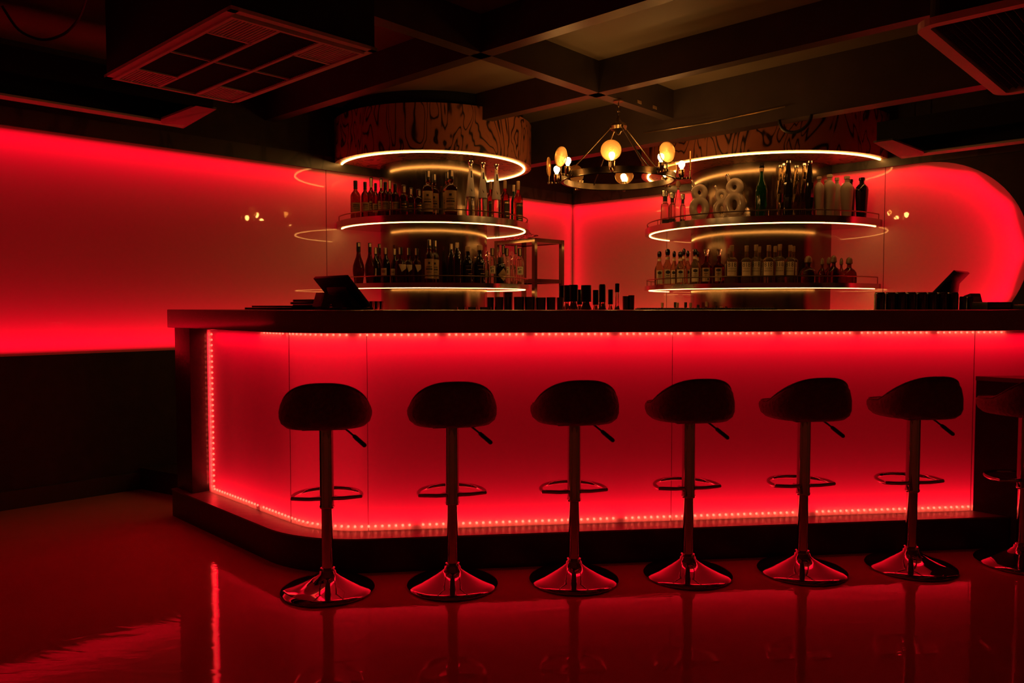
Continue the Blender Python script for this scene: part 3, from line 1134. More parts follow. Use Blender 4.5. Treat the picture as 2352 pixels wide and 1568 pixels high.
def make_stool():
    t = thing('bar_stool', 'x', 'stool', (0, 0, 0))
    prof = [(0, .0), (.180, .0), (.193, .003), (.195, .009), (.192, .013), (.172, .021), (.140, .030), (.105, .042), (.075, .054), (.052, .066), (.038, .078), (.034, .088), (.028, .09)]
    MB().lathe(prof + [(0, .09)], 64).build('base', M_CHROME, t, smooth=True, angle=50)
    MB().lathe([(.0, .088), (.031, .088), (.034, .092), (.031, .099), (.0255, .101), (0, .101)], 32).build('collar', M_CHROME, t, smooth=True)
    MB().lathe([(0, .10), (.0235, .10), (.0235, .36), (0, .36)], 32).build('post', M_CHROME, t, smooth=True)
    MB().lathe([(0, .352), (.0285, .352), (.0315, .356), (.0315, .362), (.029, .366), (.029, .70), (0, .70)], 32).build('sleeve', M_CHROME, t, smooth=True)
    # foot ring: bow towards the bar (+Y)
    pts = []
    pts.append((-.026, -.012, .395))
    pts.append((-.07, -.022, .397))
    pts.append((-.115, -.018, .399))
    for i in range(21):
        a = PI * 1.06 - (PI * 1.12) * i / 20
        pts.append((.143 * math.cos(a), .014 + .150 * math.sin(a), .40))
    pts += [(.115, -.018, .399), (.07, -.022, .397), (.026, -.012, .395)]
    MB().tube(pts, .0085, 12).build('foot_ring', M_CHROME, t, smooth=True)
    g = MB()
    for s in (-1, 1):
        o = [Vector((s * .024, -.016)), Vector((s * .068, -.022)), Vector((s * .030, .035))]
        g.prism(o, .391, .399)
    g.build('gusset', M_CHROME, t, bevel=.001)
    # seat shell
    n = 64
    W, D = .190, .180

    def pr(a, r, z):
        # a = 0 is right, PI/2 is front (+Y, towards the bar)
        ca, sa = math.cos(a), math.sin(a)
        e = 2.35
        k = (abs(ca) ** e + abs(sa) ** e) ** (-1 / e)
        return Vector((W * r * k * ca, D * r * k * sa * (1 + .16 * max(0, sa) ** 2), z))

    def hz(a):
        s = math.sin(a)            # +1 front, -1 back
        c = abs(math.cos(a))
        if s >= 0:
            return .078 - .014 * s
        return .078 + .112 * (1 - c ** 2.9) ** .62
    rows = []
    for kind in range(12):
        row = []
        for i in range(n):
            a = 2 * PI * i / n
            h = hz(a)
            hb = (h - .072) / .118
            if kind == 0: p = pr(a, .55, .0)
            elif kind == 1: p = pr(a, .86, .004)
            elif kind == 2: p = pr(a, .955, .020)
            elif kind == 3: p = pr(a, .995, .042)
            elif kind == 4: p = pr(a, 1.0 - .01 * hb, .042 + (h - .042) * .45)
            elif kind == 5: p = pr(a, .985 - .045 * hb, .042 + (h - .042) * .82)
            elif kind == 6: p = pr(a, .945 - .075 * hb, h - .002)
            elif kind == 7: p = pr(a, .90 - .085 * hb, h + .001)
            elif kind == 8: p = pr(a, .83 - .075 * hb, h - .010 - .004 * hb)
            elif kind == 9: p = pr(a, .76 - .05 * hb, .064 + (h - .064) * .40)
            elif kind == 10: p = pr(a, .62, .060 + .012 * hb)
            else: p = pr(a, .30, .056)
            p.z += .700
            row.append(p)
        rows.append(row)
    m = MB()
    vs = [p for r_ in rows for p in r_]
    fs = []
    for k in range(len(rows) - 1):
        for i in range(n):
            j = (i + 1) % n
            fs.append((k * n + i, k * n + j, (k + 1) * n + j, (k + 1) * n + i))
    fs.append(tuple(range(n - 1, -1, -1)))
    fs.append(tuple((len(rows) - 1) * n + i for i in range(n)))
    m.add(vs, fs)
    m.build('seat', M_VELVET, t, smooth=True, angle=80)
    MB().tube([(p + Vector((0, 0, .003))) * 1.0 for p in rows[6]], .0032, 6, closed=True).build('seat_piping', M_VELVET, t, smooth=True)
    MB().prism([(-.09, -.09), (.09, -.09), (.09, .09), (-.09, .09)], .694, .7005).build('mounting_plate', M_BLACK, t, bevel=.002)
    lv = MB().tube([(.03, .01, .690), (.075, -.015, .690), (.092, -.022, .678), (.128, -.036, .648)], .0042, 8).build('height_lever', M_BLACK, t, smooth=True)
    MB().tube([(.112, -.030, .662), (.116, -.032, .658), (.124, -.035, .651), (.160, -.049, .620), (.164, -.0505, .616)], [.005, .0085, .0095, .0095, .005], 10).build('grip', M_BLACK, lv, smooth=True)
    return t


FACE = math.radians(8.0)
stool = make_stool()
SP = [(-.778, 3.262), (-.256, 3.325), (.271, 3.386), (.784, 3.45), (1.312, 3.497), (1.833, 3.555), (2.38, 3.612)]
SL = ['dark padded bar stool at the left end of the row',
      'dark padded bar stool, second from the left along the bar',
      'dark padded bar stool, third from the left along the bar',
      'dark padded bar stool in the middle of the row, beside the second panel seam',
      'dark padded bar stool, third from the right along the bar',
      'dark padded bar stool just left of the low side cabinet',
      'dark padded bar stool cut off by the right edge of the picture']
ROT = [FACE + .02, FACE + .05, FACE, FACE + .03, FACE + .02, FACE, FACE + .04]
for i, (x, y) in enumerate(SP):
    o = stool if i == 0 else copy_tree(stool)
    o.location = (x, y, 0.0005)
    o.rotation_euler = (0, 0, ROT[i])
    tag(o, SL[i], 'stool', 'bar stools in a row')

# ------------------------------------------------------------------ ring chandelier
ch = thing('ring_chandelier', 'round bronze ring chandelier with eight bulbs and ribbed glass discs', 'chandelier', (.70, 5.215, 2.02))
RC = .365
prof = [(RC - .006, 0), (RC + .004, -.004), (RC + .012, 0), (RC + .008, .006), (RC + .008, .040), (RC - .006, .040)]
n = 96
m = MB()
vs = []
for i in range(n):
    a = 2 * PI * i / n
    for r, z in prof:
        vs.append((r * math.cos(a), r * math.sin(a), z))
k = len(prof)
m.add(vs, [(i * k + j, i * k + (j + 1) % k, ((i + 1) % n) * k + (j + 1) % k, ((i + 1) % n) * k + j) for i in range(n) for j in range(k)])
m.build('ring_band', M_SHADEBRONZE, ch, smooth=True)
ZH = .36
MB().lathe([(0, -.055), (.012, -.05), (.02, -.035), (.05, -.02), (.058, 0), (.05, .018), (.022, .03), (.012, .05), (.012, .07), (0, .07)], 24, (0, 0, ZH)).build('hub', M_BRONZE, ch, smooth=True)
lk = MB()
for j, zz in enumerate((ZH + .085, ZH + .115, ZH + .145)):
    pts = []
    for i in range(12):
        a = 2 * PI * i / 12
        pts.append((.012 * math.cos(a), 0, zz + .02 * math.sin(a)) if j % 2 else (0, .012 * math.cos(a), zz + .02 * math.sin(a)))
    lk.tube(pts, .0028, 6, closed=True)
lk.lathe([(0, .53 - .012), (.035, .53 - .010), (.03, .53 - .001), (0, .53 - .001)], 20)
lk.build('hanging_chain', M_BRONZE, ch, smooth=True)
for k in range(4):
    a = math.radians(20 + 90 * k)
    d = Vector((math.cos(a), math.sin(a), 0))
    r = MB().tube([d * .045 + Vector((0, 0, ZH)), d * (RC - .003) + Vector((0, 0, .03))], .0042, 8)
    r.lathe([(0, -.008), (.009, -.004), (.009, .006), (0, .01)], 10, tuple(d * .055 + Vector((0, 0, ZH - .006))))
    r.build('suspension_rod', M_BRONZE, ch, smooth=True)
cb = []
for i in range(13):
    u = i / 12
    cb.append((.03 + .22 * u + .05 * math.sin(PI * u), .05 * u - .0, ZH - .02 - .27 * (1 - (1 - u) ** 2.2)))
MB().tube(cb, .0035, 6).build('power_cable', M_BLACK, ch, smooth=True)
ang0 = -13
for k in range(8):
    # heading measured from the camera-facing direction (-Y) towards +X
    th = math.radians(ang0 + 45 * k)
    d = Vector((math.sin(th), -math.cos(th), 0))
    s = Vector((d.y, -d.x, 0))
    arm = MB().tube([d * (RC + .004) + Vector((0, 0, .014)), d * (RC + .03) + Vector((0, 0, .006)), d * (RC + .055) + Vector((0, 0, .006)), d * (RC + .098) + Vector((0, 0, .008))], .006, 8)
    for q in (.022, .05, .078, .098):
        arm.lathe([(0, -.010), (.0095, -.005), (.0095, .005), (0, .010)], 10, tuple(d * (RC + q) + Vector((0, 0, .008))))
    arm = arm.build('lamp_arm', M_BRONZE, ch, smooth=True)
    bp = d * (RC + .045)
    MB().lathe([(0, .008), (.010, .01), (.016, .018), (.019, .03), (.019, .055), (.021, .057), (.021, .062), (.0165, .064), (0, .064)], 16, tuple(bp)).build('socket', M_BRONZE, arm, smooth=True)
    off = (k == 5)
    if not off:
        b = MB().lathe([(0, .066), (.009, .068), (.012, .076), (.019, .088), (.021, .099), (.018, .111), (.010, .118), (0, .120)], 16, tuple(bp)).build('bulb', M_BULB, arm, smooth=True)
    # disc on two prongs outside the bulb
    fp = d * (RC + .098)
    cz = .118
    R_ = .062
    pg = []
    for i in range(15):
        a = -PI + PI * i / 14
        pg.append(fp + s * (math.cos(a) * (R_ + .003)) + Vector((0, 0, cz + math.sin(a) * (R_ + .003))))
    h = MB().tube(pg, .003, 6)
    h.tube([fp + Vector((0, 0, .008)), fp + Vector((0, 0, cz - R_ - .003))], .0045, 8)
    h.build('lens_holder', M_BRONZE, arm, smooth=True)
    prof = []
    nr = 10
    for i in range(nr * 4 + 1):
        r = R_ * (1 - i / (nr * 4))
        prof.append((r, .0030 + .0022 * math.cos(i * PI / 2)))
    prof2 = [(R_, -.003)] + prof
    lm = MB().lathe([(0, -.003), (R_, -.003)] + [(r, z) for r, z in prof[:-1]] + [(0, .004)], 36)
    Mx = Matrix((s, Vector((0, 0, 1)), d)).transposed()
    lm.v = [tuple(Mx @ Vector(v) + fp + Vector((0, 0, cz))) for v in lm.v]
    lo_ = lm.build('ribbed_lens', M_LENS, arm, smooth=True, angle=60)
    lo_.data.materials.append(M_GROOVE)
    ctr = fp + Vector((0, 0, cz))
    for pl in lo_.data.polygons:
        r = (Vector(pl.center) - ctr).length
        if len(pl.vertices) == 4 and (r / R_ * nr) % 1.0 < .42:
            pl.material_index = 1

# ------------------------------------------------------------------ bottles (unit size: width 1, height 1; the root is scaled)


def sheet_patch(a0, a1, z0, z1, r=.507, n=10, rtop=None, shape=None):
    """label wrapped round the body; angles in degrees measured from the front (-Y)"""
    vs = []
    rt = rtop if rtop is not None else r
    for i in range(n + 1):
        a = math.radians(a0 + (a1 - a0) * i / n)
        lo, hi = z0, z1
        if shape == 'diamond':
            u = abs(2 * i / n - 1)
            zc = (z0 + z1) / 2
            lo = zc - (zc - z0) * (1 - u) - .001
            hi = zc + (z1 - zc) * (1 - u) + .001
        if shape == 'wing':
            u = i / n
            hz_ = z1 - z0
            lo = z1 - hz_ * (.08 + u / .32 * .92) if u < .32 else z0 + hz_ * .52 * ((u - .32) / .68) ** .7
            hi = z1 - hz_ * .30 * max(0, (u - .8) / .2) ** 2
        if shape == 'oval':
            u = 2 * i / n - 1
            k = math.sqrt(max(0, 1 - u * u))
            zc = (z0 + z1) / 2
            lo = zc - (zc - z0) * k - .0005
            hi = zc + (z1 - zc) * k + .0005
        for z, rr in ((lo, r), (hi, rt)):
            vs.append((rr * math.sin(a), -rr * math.cos(a), z))
    return MB().add(vs, [(2 * i, 2 * i + 2, 2 * i + 3, 2 * i + 1) for i in range(n)])


def word(s, a0, a1, z0, z1, r=.515):
    vs, fs = text_verts(s)
    out = []
    for x, y in vs:
        a = math.radians(a0 + (a1 - a0) * x)
        out.append((r * math.sin(a), -r * math.cos(a), z0 + (z1 - z0) * y))
    return MB().add(out, fs)


def lines(rows, r=.511):
    m = MB()
    for a0, a1, z0, z1 in rows:
        q = sheet_patch(a0, a1, z0, z1, r, 5)
        m.add(q.v, q.f)
    return m


def body(prof, mat, t, n=28, tw=0.0, angle=50, name='body', sx=1, sy=1):
    return MB().lathe(prof, n, twist=tw, sx=sx, sy=sy).build(name, mat, t, smooth=True, angle=angle)


SH = [(0, 0), (.44, 0), (.49, .012), (.5, .03)]


def b_scotch(t, tall=False, label=M_TAN, glass=M_AMBER, cap=M_BLACK, sh=.60, dark=False):
    n_ = .15
    prof = SH + [(.5, sh), (.47, sh + .05), (.36, sh + .10), (.22, sh + .14), (n_ + .02, sh + .19), (n_ + .03, .86), (0, .86)]
    body(prof, glass, t)
    body([(0, .79), (n_ + .05, .79), (n_ + .06, .80), (n_ + .05, .86), (n_ + .06, .87), (n_ + .06, .99), (n_ + .04, 1), (0, 1)], cap, t, 16, name='cap')
    sheet_patch(-62, 62, .20, .44).build('label', label, t, smooth=True)
    lines([(-35, 35, .37, .39), (-42, 42, .33, .345), (-28, 28, .28, .29)]).build('label_print', M_INK, t, smooth=True)


def b_tallscotch(t):
    b_scotch(t, glass=M_DKRED, sh=.56)
    sheet_patch(-40, 25, .76, .97, .225).build('tax_strip', M_CREAM, t, smooth=True)


def b_squat(t):
    prof = SH + [(.5, .50), (.49, .58), (.42, .66), (.25, .70), (.19, .74), (.20, .82), (0, .82)]
    body(prof, M_AMBER, t)
    body([(0, .79), (.24, .79), (.25, .81), (.25, .98), (.22, 1), (0, 1)], M_BLACK, t, 16, name='cap')
    sheet_patch(-50, 50, .14, .48).build('label', M_BLKLAB, t, smooth=True)
    lines([(-26, 26, .36, .40), (-34, 34, .28, .30), (-20, 20, .20, .22)]).build('label_print', M_GOLDINK, t, smooth=True)
    sheet_patch(-20, 40, .76, .95, .262).build('tax_strip', M_CREAM, t, smooth=True)


def b_malt(t):
    prof = SH + [(.5, .56), (.48, .62), (.38, .675), (.22, .70), (.19, .73), (.23, .76), (.21, .80), (.17, .83), (0, .83)]
    body(prof, M_AMBER, t)
    body([(0, .80), (.19, .80), (.21, .81), (.20, .98), (.17, 1), (0, 1)], M_BLACK, t, 16, name='cap')
    sheet_patch(-68, 68, .10, .55).build('label', M_TAN, t, smooth=True)
    lines([(-12, 12, .43, .48), (-36, 36, .36, .375), (-40, 40, .30, .33), (-30, 30, .24, .25), (-36, 36, .16, .175)]).build('label_print', M_INK, t, smooth=True)
    sheet_patch(5, 65, .86, .99, .215).build('tax_strip', M_CREAM, t, smooth=True)


def b_cone(t):
    body(SH + [(.5, .10), (.497, .36), (0, .36)], M_CLEARSP, t, name='lower_body')
    body([(0, .361), (.495, .361), (.49, .40), (.19, .83), (.17, .84), (0, .84)], M_FROST, t, name='frosted_body')
    body([(0, .841), (.18, .841), (.18, .90), (0, .90)], M_CREAM, t, 16, name='neck_band')
    body([(0, .901), (.17, .901), (.18, .93), (.30, .985), (.29, 1), (0, 1)], M_SILVER, t, 20, name='stopper')
    m = MB()
    m.add([(-.04, -.47, .47), (.05, -.47, .44), (.10, -.462, .50), (.05, -.467, .465), (.02, -.465, .475), (-.08, -.455, .52), (-.07, -.46, .50)], [(0, 1, 3, 4), (1, 2, 3), (0, 4, 5, 6)])
    m.build('bird_emblem', M_INK, t)
    sheet_patch(-8, 30, .70, .82, .285, rtop=.205).build('neck_label', M_BLKLAB, t, smooth=True)


def b_irish(t):
    prof = SH + [(.5, .52), (.48, .60), (.38, .66), (.23, .71), (.20, .74), (.16, .82), (0, .82)]
    body(prof, M_AMBER, t)
    body([(0, .80), (.17, .80), (.19, .82), (.19, .98), (.15, 1), (0, 1)], M_CORK, t, 16, name='cap')
    sheet_patch(-25, 75, .06, .50).build('label', M_BLKLAB, t, smooth=True)
    word('JAMESON', -18, 70, .41, .465).build('lettering', M_GOLDINK, t)
    lines([(-10, 60, .21, .225), (0, 50, .16, .17), (5, 45, .11, .13)]).build('label_print', M_GOLDINK, t, smooth=True)


def b_green(t):
    body(SH + [(.5, .60), (.3, .70), (.2, .76), (.2, .86), (0, .86)], M_GREEN, t)
    body([(0, .84), (.24, .84), (.24, 1), (0, 1)], M_CREAM, t, 16, name='cap')


def b_teardrop(t):
    prof = [(0, 0), (.33, 0), (.36, .01), (.40, .10), (.48, .25), (.5, .34), (.46, .45), (.34, .56), (.22, .65), (.17, .73), (.16, .80), (0, .80)]
    body(prof, M_DKRED, t)
    body([(0, .775), (.175, .775), (.175, .995), (.15, 1), (0, 1)], M_BLACK, t, 16, name='cap')
    sheet_patch(-8, 62, .90, .985, .185).build('tax_strip', M_CREAM, t, smooth=True)


def b_cognac(t):
    prof = SH + [(.5, .48), (.47, .58), (.38, .66), (.24, .73), (.18, .78), (.18, .84), (0, .84)]
    body(prof, M_DARKG, t)
    body([(0, .79), (.21, .79), (.21, .98), (.18, 1), (0, 1)], M_BLACK, t, 16, name='cap')
    sheet_patch(-70, 10, .20, .42).build('label', M_CREAM, t, smooth=True)
    lines([(-60, -5, .34, .355), (-55, -10, .30, .32)]).build('label_print', M_INK, t, smooth=True)
    sheet_patch(-30, 30, .82, .99, .222).build('tax_strip', M_CREAM, t, smooth=True)


def b_wing(t):
    prof = SH + [(.5, .48), (.48, .56), (.38, .63), (.20, .66), (.17, .70), (.22, .75), (.20, .80), (0, .80)]
    body(prof, M_AMBER, t)
    body([(0, .78), (.19, .78), (.20, .99), (.17, 1), (0, 1)], M_BLACK, t, 16, name='cap')
    sheet_patch(-30, 70, .30, .52, shape='wing', n=16).build('label', M_CREAM, t, smooth=True)
    sheet_patch(-55, -15, .80, .99, .215).build('tax_strip', M_CREAM, t, smooth=True)


def b_wine(t):
    prof = SH + [(.5, .50), (.46, .62), (.32, .74), (.20, .84), (.17, .92), (0, .92)]
    body(prof, M_DARKG, t)
    body([(0, .88), (.19, .88), (.19, 1), (0, 1)], M_CORK, t, 16, name='cap')
    sheet_patch(-26, 26, .86, .99, .205).build('tax_strip', M_CREAM, t, smooth=True)
    lines([(-20, 35, .36, .365), (-10, 25, .33, .335)]).build('label_print', M_AMBER, t, smooth=True)


def b_rum(t):
    prof = SH + [(.5, .50), (.46, .58), (.30, .66), (.22, .72), (.20, .86), (0, .86)]
    body(prof, M_DARKG, t)
    body([(0, .87), (.25, .87), (.25, .99), (.22, 1), (0, 1)], M_CORK, t, 16, name='cap')
    lines([(-30, 55, .46, .465), (-20, 40, .36, .37), (0, 50, .24, .26)]).build('label_print', M_TAN, t, smooth=True)


def b_decanter(t):
    body(SH + [(.5, .60), (.42, .68), (.2, .72), (.17, .82), (0, .82)], M_CLEARSP, t, 8)
    body([(0, .84), (.2, .84), (.26, .90), (.22, .98), (0, 1)], M_GLASS, t, 12, name='stopper')
    sheet_patch(-40, 40, .12, .48, shape='diamond').build('label', M_TAN, t, smooth=True)


def b_gin(t):
    prof = SH + [(.5, .52), (.5, .60), (.42, .69), (.25, .76), (.20, .80), (0, .80)]
    body(prof, M_CLEARSP, t)
    body([(0, .78), (.22, .78), (.24, .80), (.25, .985), (.22, 1), (0, 1)], M_BLACK, t, 16, name='cap')
    sheet_patch(-45, 40, .28, .50).build('label', M_CREAM, t, smooth=True)
    lines([(-30, -15, .42, .46), (-10, 20, .45, .465), (-20, -8, .32, .39), (2, 12, .32, .40)]).build('label_print', M_INK, t, smooth=True)
    sheet_patch(-20, 25, .80, .98, .262).build('tax_strip', M_TAN, t, smooth=True)


def b_ball(t):
    body(SH + [(.5, .45), (.3, .58), (.2, .62), (.18, .74), (0, .74)], M_CLEARSP, t)
    body([(0, .76), (.15, .76), (.34, .82), (.38, .88), (.33, .95), (.2, 1), (0, 1)], M_GLASS, t, 16, name='stopper')


def b_apothecary(t):
    prof = SH + [(.5, .60), (.49, .68), (.40, .74), (.22, .77), (.20, .82), (0, .82)]
    body(prof, M_DARKG, t)
    body([(0, .78), (.25, .78), (.25, .98), (.23, 1), (0, 1)], M_BLACK, t, 20, name='cap')
    sheet_patch(-35, 75, .10, .58, shape='diamond').build('label', M_TAN, t, smooth=True)
    word("HENDRICK'S", -5, 48, .315, .37).build('lettering', M_INK, t)


def b_textured(t):
    prof = [(0, 0), (.5, 0), (.5, .10), (.48, .16), (.43, .56), (.38, .64), (.26, .66), (.22, .70), (.22, .80), (0, .80)]
    body(prof, M_CLEARSP, t, 12, angle=10)
    body([(0, .82), (.24, .82), (.33, .84), (.34, .98), (.30, 1), (0, 1)], M_SILVER, t, 20, name='cap')
    sheet_patch(-45, 45, .09, .20, .512).build('label', M_BLKLAB, t, smooth=True)
    body([(0, .70), (.23, .70), (.23, .815), (0, .815)], M_BLKLAB, t, 16, name='neck_band')


def b_balltop(t):
    prof = [(0, 0), (.42, 0), (.46, .02), (.46, .45), (.38, .58), (.22, .70), (.13, .80), (.13, .85), (0, .85)]
    body(prof, M_GLASS, t, 10, angle=15)
    body([(0, .86), (.16, .86), (.25, .885), (.26, .90), (.24, .96), (.14, 1), (0, 1)], M_CORK, t, 20, name='stopper')


def b_eight(t):
    # root scaled by width in all three axes: numbers are in widths
    m = MB()
    n, k = 40, 16
    for cz, R1, R2, r in ((.62, .305, .43, .195), (1.42, .245, .27, .165)):
        vs = []
        for i in range(n):
            a = 2 * PI * i / n
            c = Vector((math.cos(a) * R1, 0, math.sin(a) * R2 + cz))
            d = Vector((math.cos(a), 0, math.sin(a)))
            for j in range(k):
                b = 2 * PI * j / k
                vs.append(c + d * (r * math.cos(b)) + Vector((0, 1, 0)) * (r * 1.15 * math.sin(b)))
        m.add(vs, [(i * k + j, i * k + (j + 1) % k, ((i + 1) % n) * k + (j + 1) % k, ((i + 1) % n) * k + j) for i in range(n) for j in range(k)])
    m.lathe([(0, -.20), (.22, -.16), (.26, 0), (.23, .14), (0, .20)], 20, (0, 0, 1.12), sy=.62)
    m.lathe([(0, 0), (.42, 0), (.44, .03), (.36, .12), (0, .14)], 28, (0, 0, .0), sy=.45)
    o = m.build('body', M_CERAMIC, t, smooth=True)
    md = o.modifiers.new('fuse', 'REMESH')
    md.mode = 'VOXEL'
    md.voxel_size = .028
    md.use_smooth_shade = True
    m2 = o.modifiers.new('soften', 'SMOOTH')
    m2.factor = .6
    m2.iterations = 8
    d = Vector((-.42, 0, 1)).normalized()
    p = Vector((-.24, 0, 1.70))
    MB().tube([p, p + d * .12, p + d * .27], [.085, .075, .07], 16).build('spout', M_CERAMIC, t, smooth=True)
    MB().tube([p + d * .272, p + d * .36], [.082, .082], 16).build('cap', M_SILVER, t, smooth=True)


def b_greentall(t):
    prof = SH + [(.5, .46), (.46, .55), (.30, .66), (.19, .76), (.15, .84), (.15, .88), (0, .88)]
    body(prof, M_GREEN, t)
    body([(0, .84), (.19, .84), (.19, .90), (0, .90)], M_CORK, t, 16, name='neck_band')
    body([(0, .905), (.20, .905), (.24, .92), (.25, .95), (.20, .985), (0, 1)], M_DARKG, t, 20, name='stopper')


def b_goldtall(t, mat=None):
    prof = [(0, 0), (.48, 0), (.5, .01), (.36, .06), (.44, .16), (.5, .30), (.46, .45), (.34, .70), (.22, .93), (.22, .94), (0, .94)]
    body(prof, mat or M_GOLD, t, 7, tw=2.6, angle=12)
    body([(0, .941), (.27, .941), (.29, .95), (.29, .985), (.25, 1), (0, 1)], M_SILVER, t, 16, name='stopper')


def b_blacktall(t):
    prof = [(0, 0), (.48, 0), (.5, .01), (.38, .05), (.44, .16), (.5, .34), (.44, .60), (.22, .93), (0, .94)]
    body(prof, M_DARKG, t, 7, tw=1.0, angle=12)
    body([(0, .941), (.27, .941), (.29, .95), (.29, .985), (.25, 1), (0, 1)], M_SILVER, t, 16, name='stopper')


def b_urn(t, mat=None):
    mt = mat or M_WHITECER
    prof = [(0, 0), (.33, 0), (.36, .01), (.40, .20), (.49, .64), (.5, .70), (.45, .77), (.28, .83), (.18, .86), (.18, .92), (0, .92)]
    body(prof, mt, t, 28)
    body([(0, .921), (.19, .921), (.24, .935), (.24, .99), (.21, 1), (0, 1)], mt if mat else M_CERAMIC, t, 16, name='stopper')


def b_blackurn(t):
    b_urn(t, M_DARKG)


def b_tequila(t):
    prof = SH + [(.5, .46), (.44, .54), (.26, .64), (.20, .70), (.19, .82), (0, .82)]
    body(prof, M_PALE, t, 8, angle=30)
    body([(0, .82), (.16, .82), (.22, .85), (.24, .91), (.20, .97), (0, 1)], M_DARKG, t, 16, name='stopper')
    sheet_patch(-42, 42, .07, .45, .495).build('label', M_CREAM, t, smooth=True)
    sheet_patch(-26, 26, .33, .42, .505, shape='oval', n=12).build('label_emblem', M_INK, t, smooth=True)
    lines([(-20, 20, .28, .295), (-24, 24, .235, .245), (-18, 18, .20, .21)], r=.505).build('label_print', M_INK, t, smooth=True)
    body([(0, .71), (.215, .71), (.215, .78), (0, .78)], M_CREAM, t, 16, name='neck_band')


def b_flare(t):
    prof = SH + [(.5, .46), (.47, .54), (.28, .60), (.20, .63), (.18, .80), (0, .80)]
    body(prof, M_AMBER, t, 8, angle=30)
    body([(0, .80), (.17, .80), (.19, .90), (.28, .975), (.28, 1), (0, 1)], M_GLASS, t, 16, name='stopper')
    sheet_patch(-44, 44, .07, .46, .495).build('label', M_TAN, t, smooth=True)
    sheet_patch(-30, 30, .35, .43, .505, shape='oval', n=12).build('label_emblem', M_INK, t, smooth=True)
    sheet_patch(14, 32, .10, .17, .505, shape='oval', n=10).build('label_seal', M_INK, t, smooth=True)
    lines([(-22, 22, .29, .305), (-16, 16, .24, .25)], r=.505).build('label_print', M_INK, t, smooth=True)


def b_eighteen(t):
    prof = [(0, 0), (.46, 0), (.5, .02), (.5, .58), (.47, .63), (.33, .665), (.19, .68), (.17, .70), (.17, .84), (0, .84)]
    body(prof, M_PALE, t)
    body([(0, .84), (.18, .84), (.19, .86), (.20, .99), (.18, 1), (0, 1)], M_DKTAN, t, 16, name='cap')
    sheet_patch(-52, 52, .20, .56).build('label', M_CREAM, t, smooth=True)
    word('818', -44, 44, .43, .545).build('lettering', M_INK, t)
    word('TEQUILA', -40, 40, .365, .405).build('lettering', M_INK, t)
    word('REPOSADO', -42, 42, .30, .34).build('lettering', M_INK, t)


def b_patron(t, mat=None):
    prof = [(0, 0), (.46, 0), (.5, .03), (.5, .30), (.47, .40), (.36, .50), (.20, .57), (.15, .61), (.14, .72), (0, .72)]
    body(prof, mat or M_AMBER, t)
    body([(0, .70), (.15, .72), (.22, .755), (.22, .78), (.20, .90), (.13, .97), (0, 1)], M_DKTAN if mat is None else M_GLASS, t, 20, name='stopper')


def b_patron_clear(t):
    b_patron(t, M_CLEARSP)


def b_jug(t):
    body([(0, 0), (.5, 0), (.5, .30), (.42, .42), (.22, .58), (.18, .70), (0, .70)], M_PALE, t)
    body([(0, .68), (.21, .68), (.20, .97), (.17, 1), (0, 1)], M_BLACK, t, 16, name='cap')


def b_cordial(t):
    body([(0, 0), (.5, 0), (.5, .46), (.44, .58), (.28, .66), (.24, .72), (0, .72)], M_PALE, t)
    body([(0, .70), (.42, .70), (.42, .99), (.40, 1), (0, 1)], M_BLACK, t, 20, name='cap')


def b_flask(t):
    body([(0, 0), (.5, 0), (.5, .30), (.42, .42), (.18, .56), (.14, .62), (.14, .88), (0, .88)], M_CLEARSP, t)
    body([(0, .84), (.17, .84), (.17, .99), (0, 1)], M_BLACK, t, 16, name='cap')


def b_can(t, mat=None):
    mt = mat or M_CAN
    body([(0, 0), (.40, 0), (.5, .03), (.5, .93), (.44, .985), (0, .975)], mt, t, 28, name='body')
    body([(.0, .976), (.43, .976), (.44, 1), (.41, 1), (.40, .982), (0, .982)], M_SILVER, t, 28, name='lid')
    sheet_patch(-35, 5, .18, .8, .503).build('label', M_GREEN, t, smooth=True)


def b_tumbler(t):
    body([(0, 0), (.42, 0), (.44, .01), (.5, 1), (.47, 1), (.41, .03), (0, .03)], M_CAN, t, 28)


def b_shotglass(t):
    body([(0, 0), (.38, 0), (.40, .01), (.5, 1), (.47, 1), (.37, .06), (0, .06)], M_CLEARSP, t, 20)


def b_whitebottle(t):
    b_cordial(t)


def b_corked(t):
    body(SH + [(.5, .55), (.3, .68), (.2, .74), (.18, .88), (0, .88)], M_PALE, t)
    body([(0, .87), (.24, .87), (.25, 1), (0, 1)], M_CORK, t, 16, name='cap')


def b_blackcap(t):
    body(SH + [(.5, .55), (.3, .68), (.2, .74), (.18, .88), (0, .88)], M_AMBER, t)
    body([(0, .86), (.26, .86), (.26, 1), (0, 1)], M_BLACK, t, 16, name='cap')


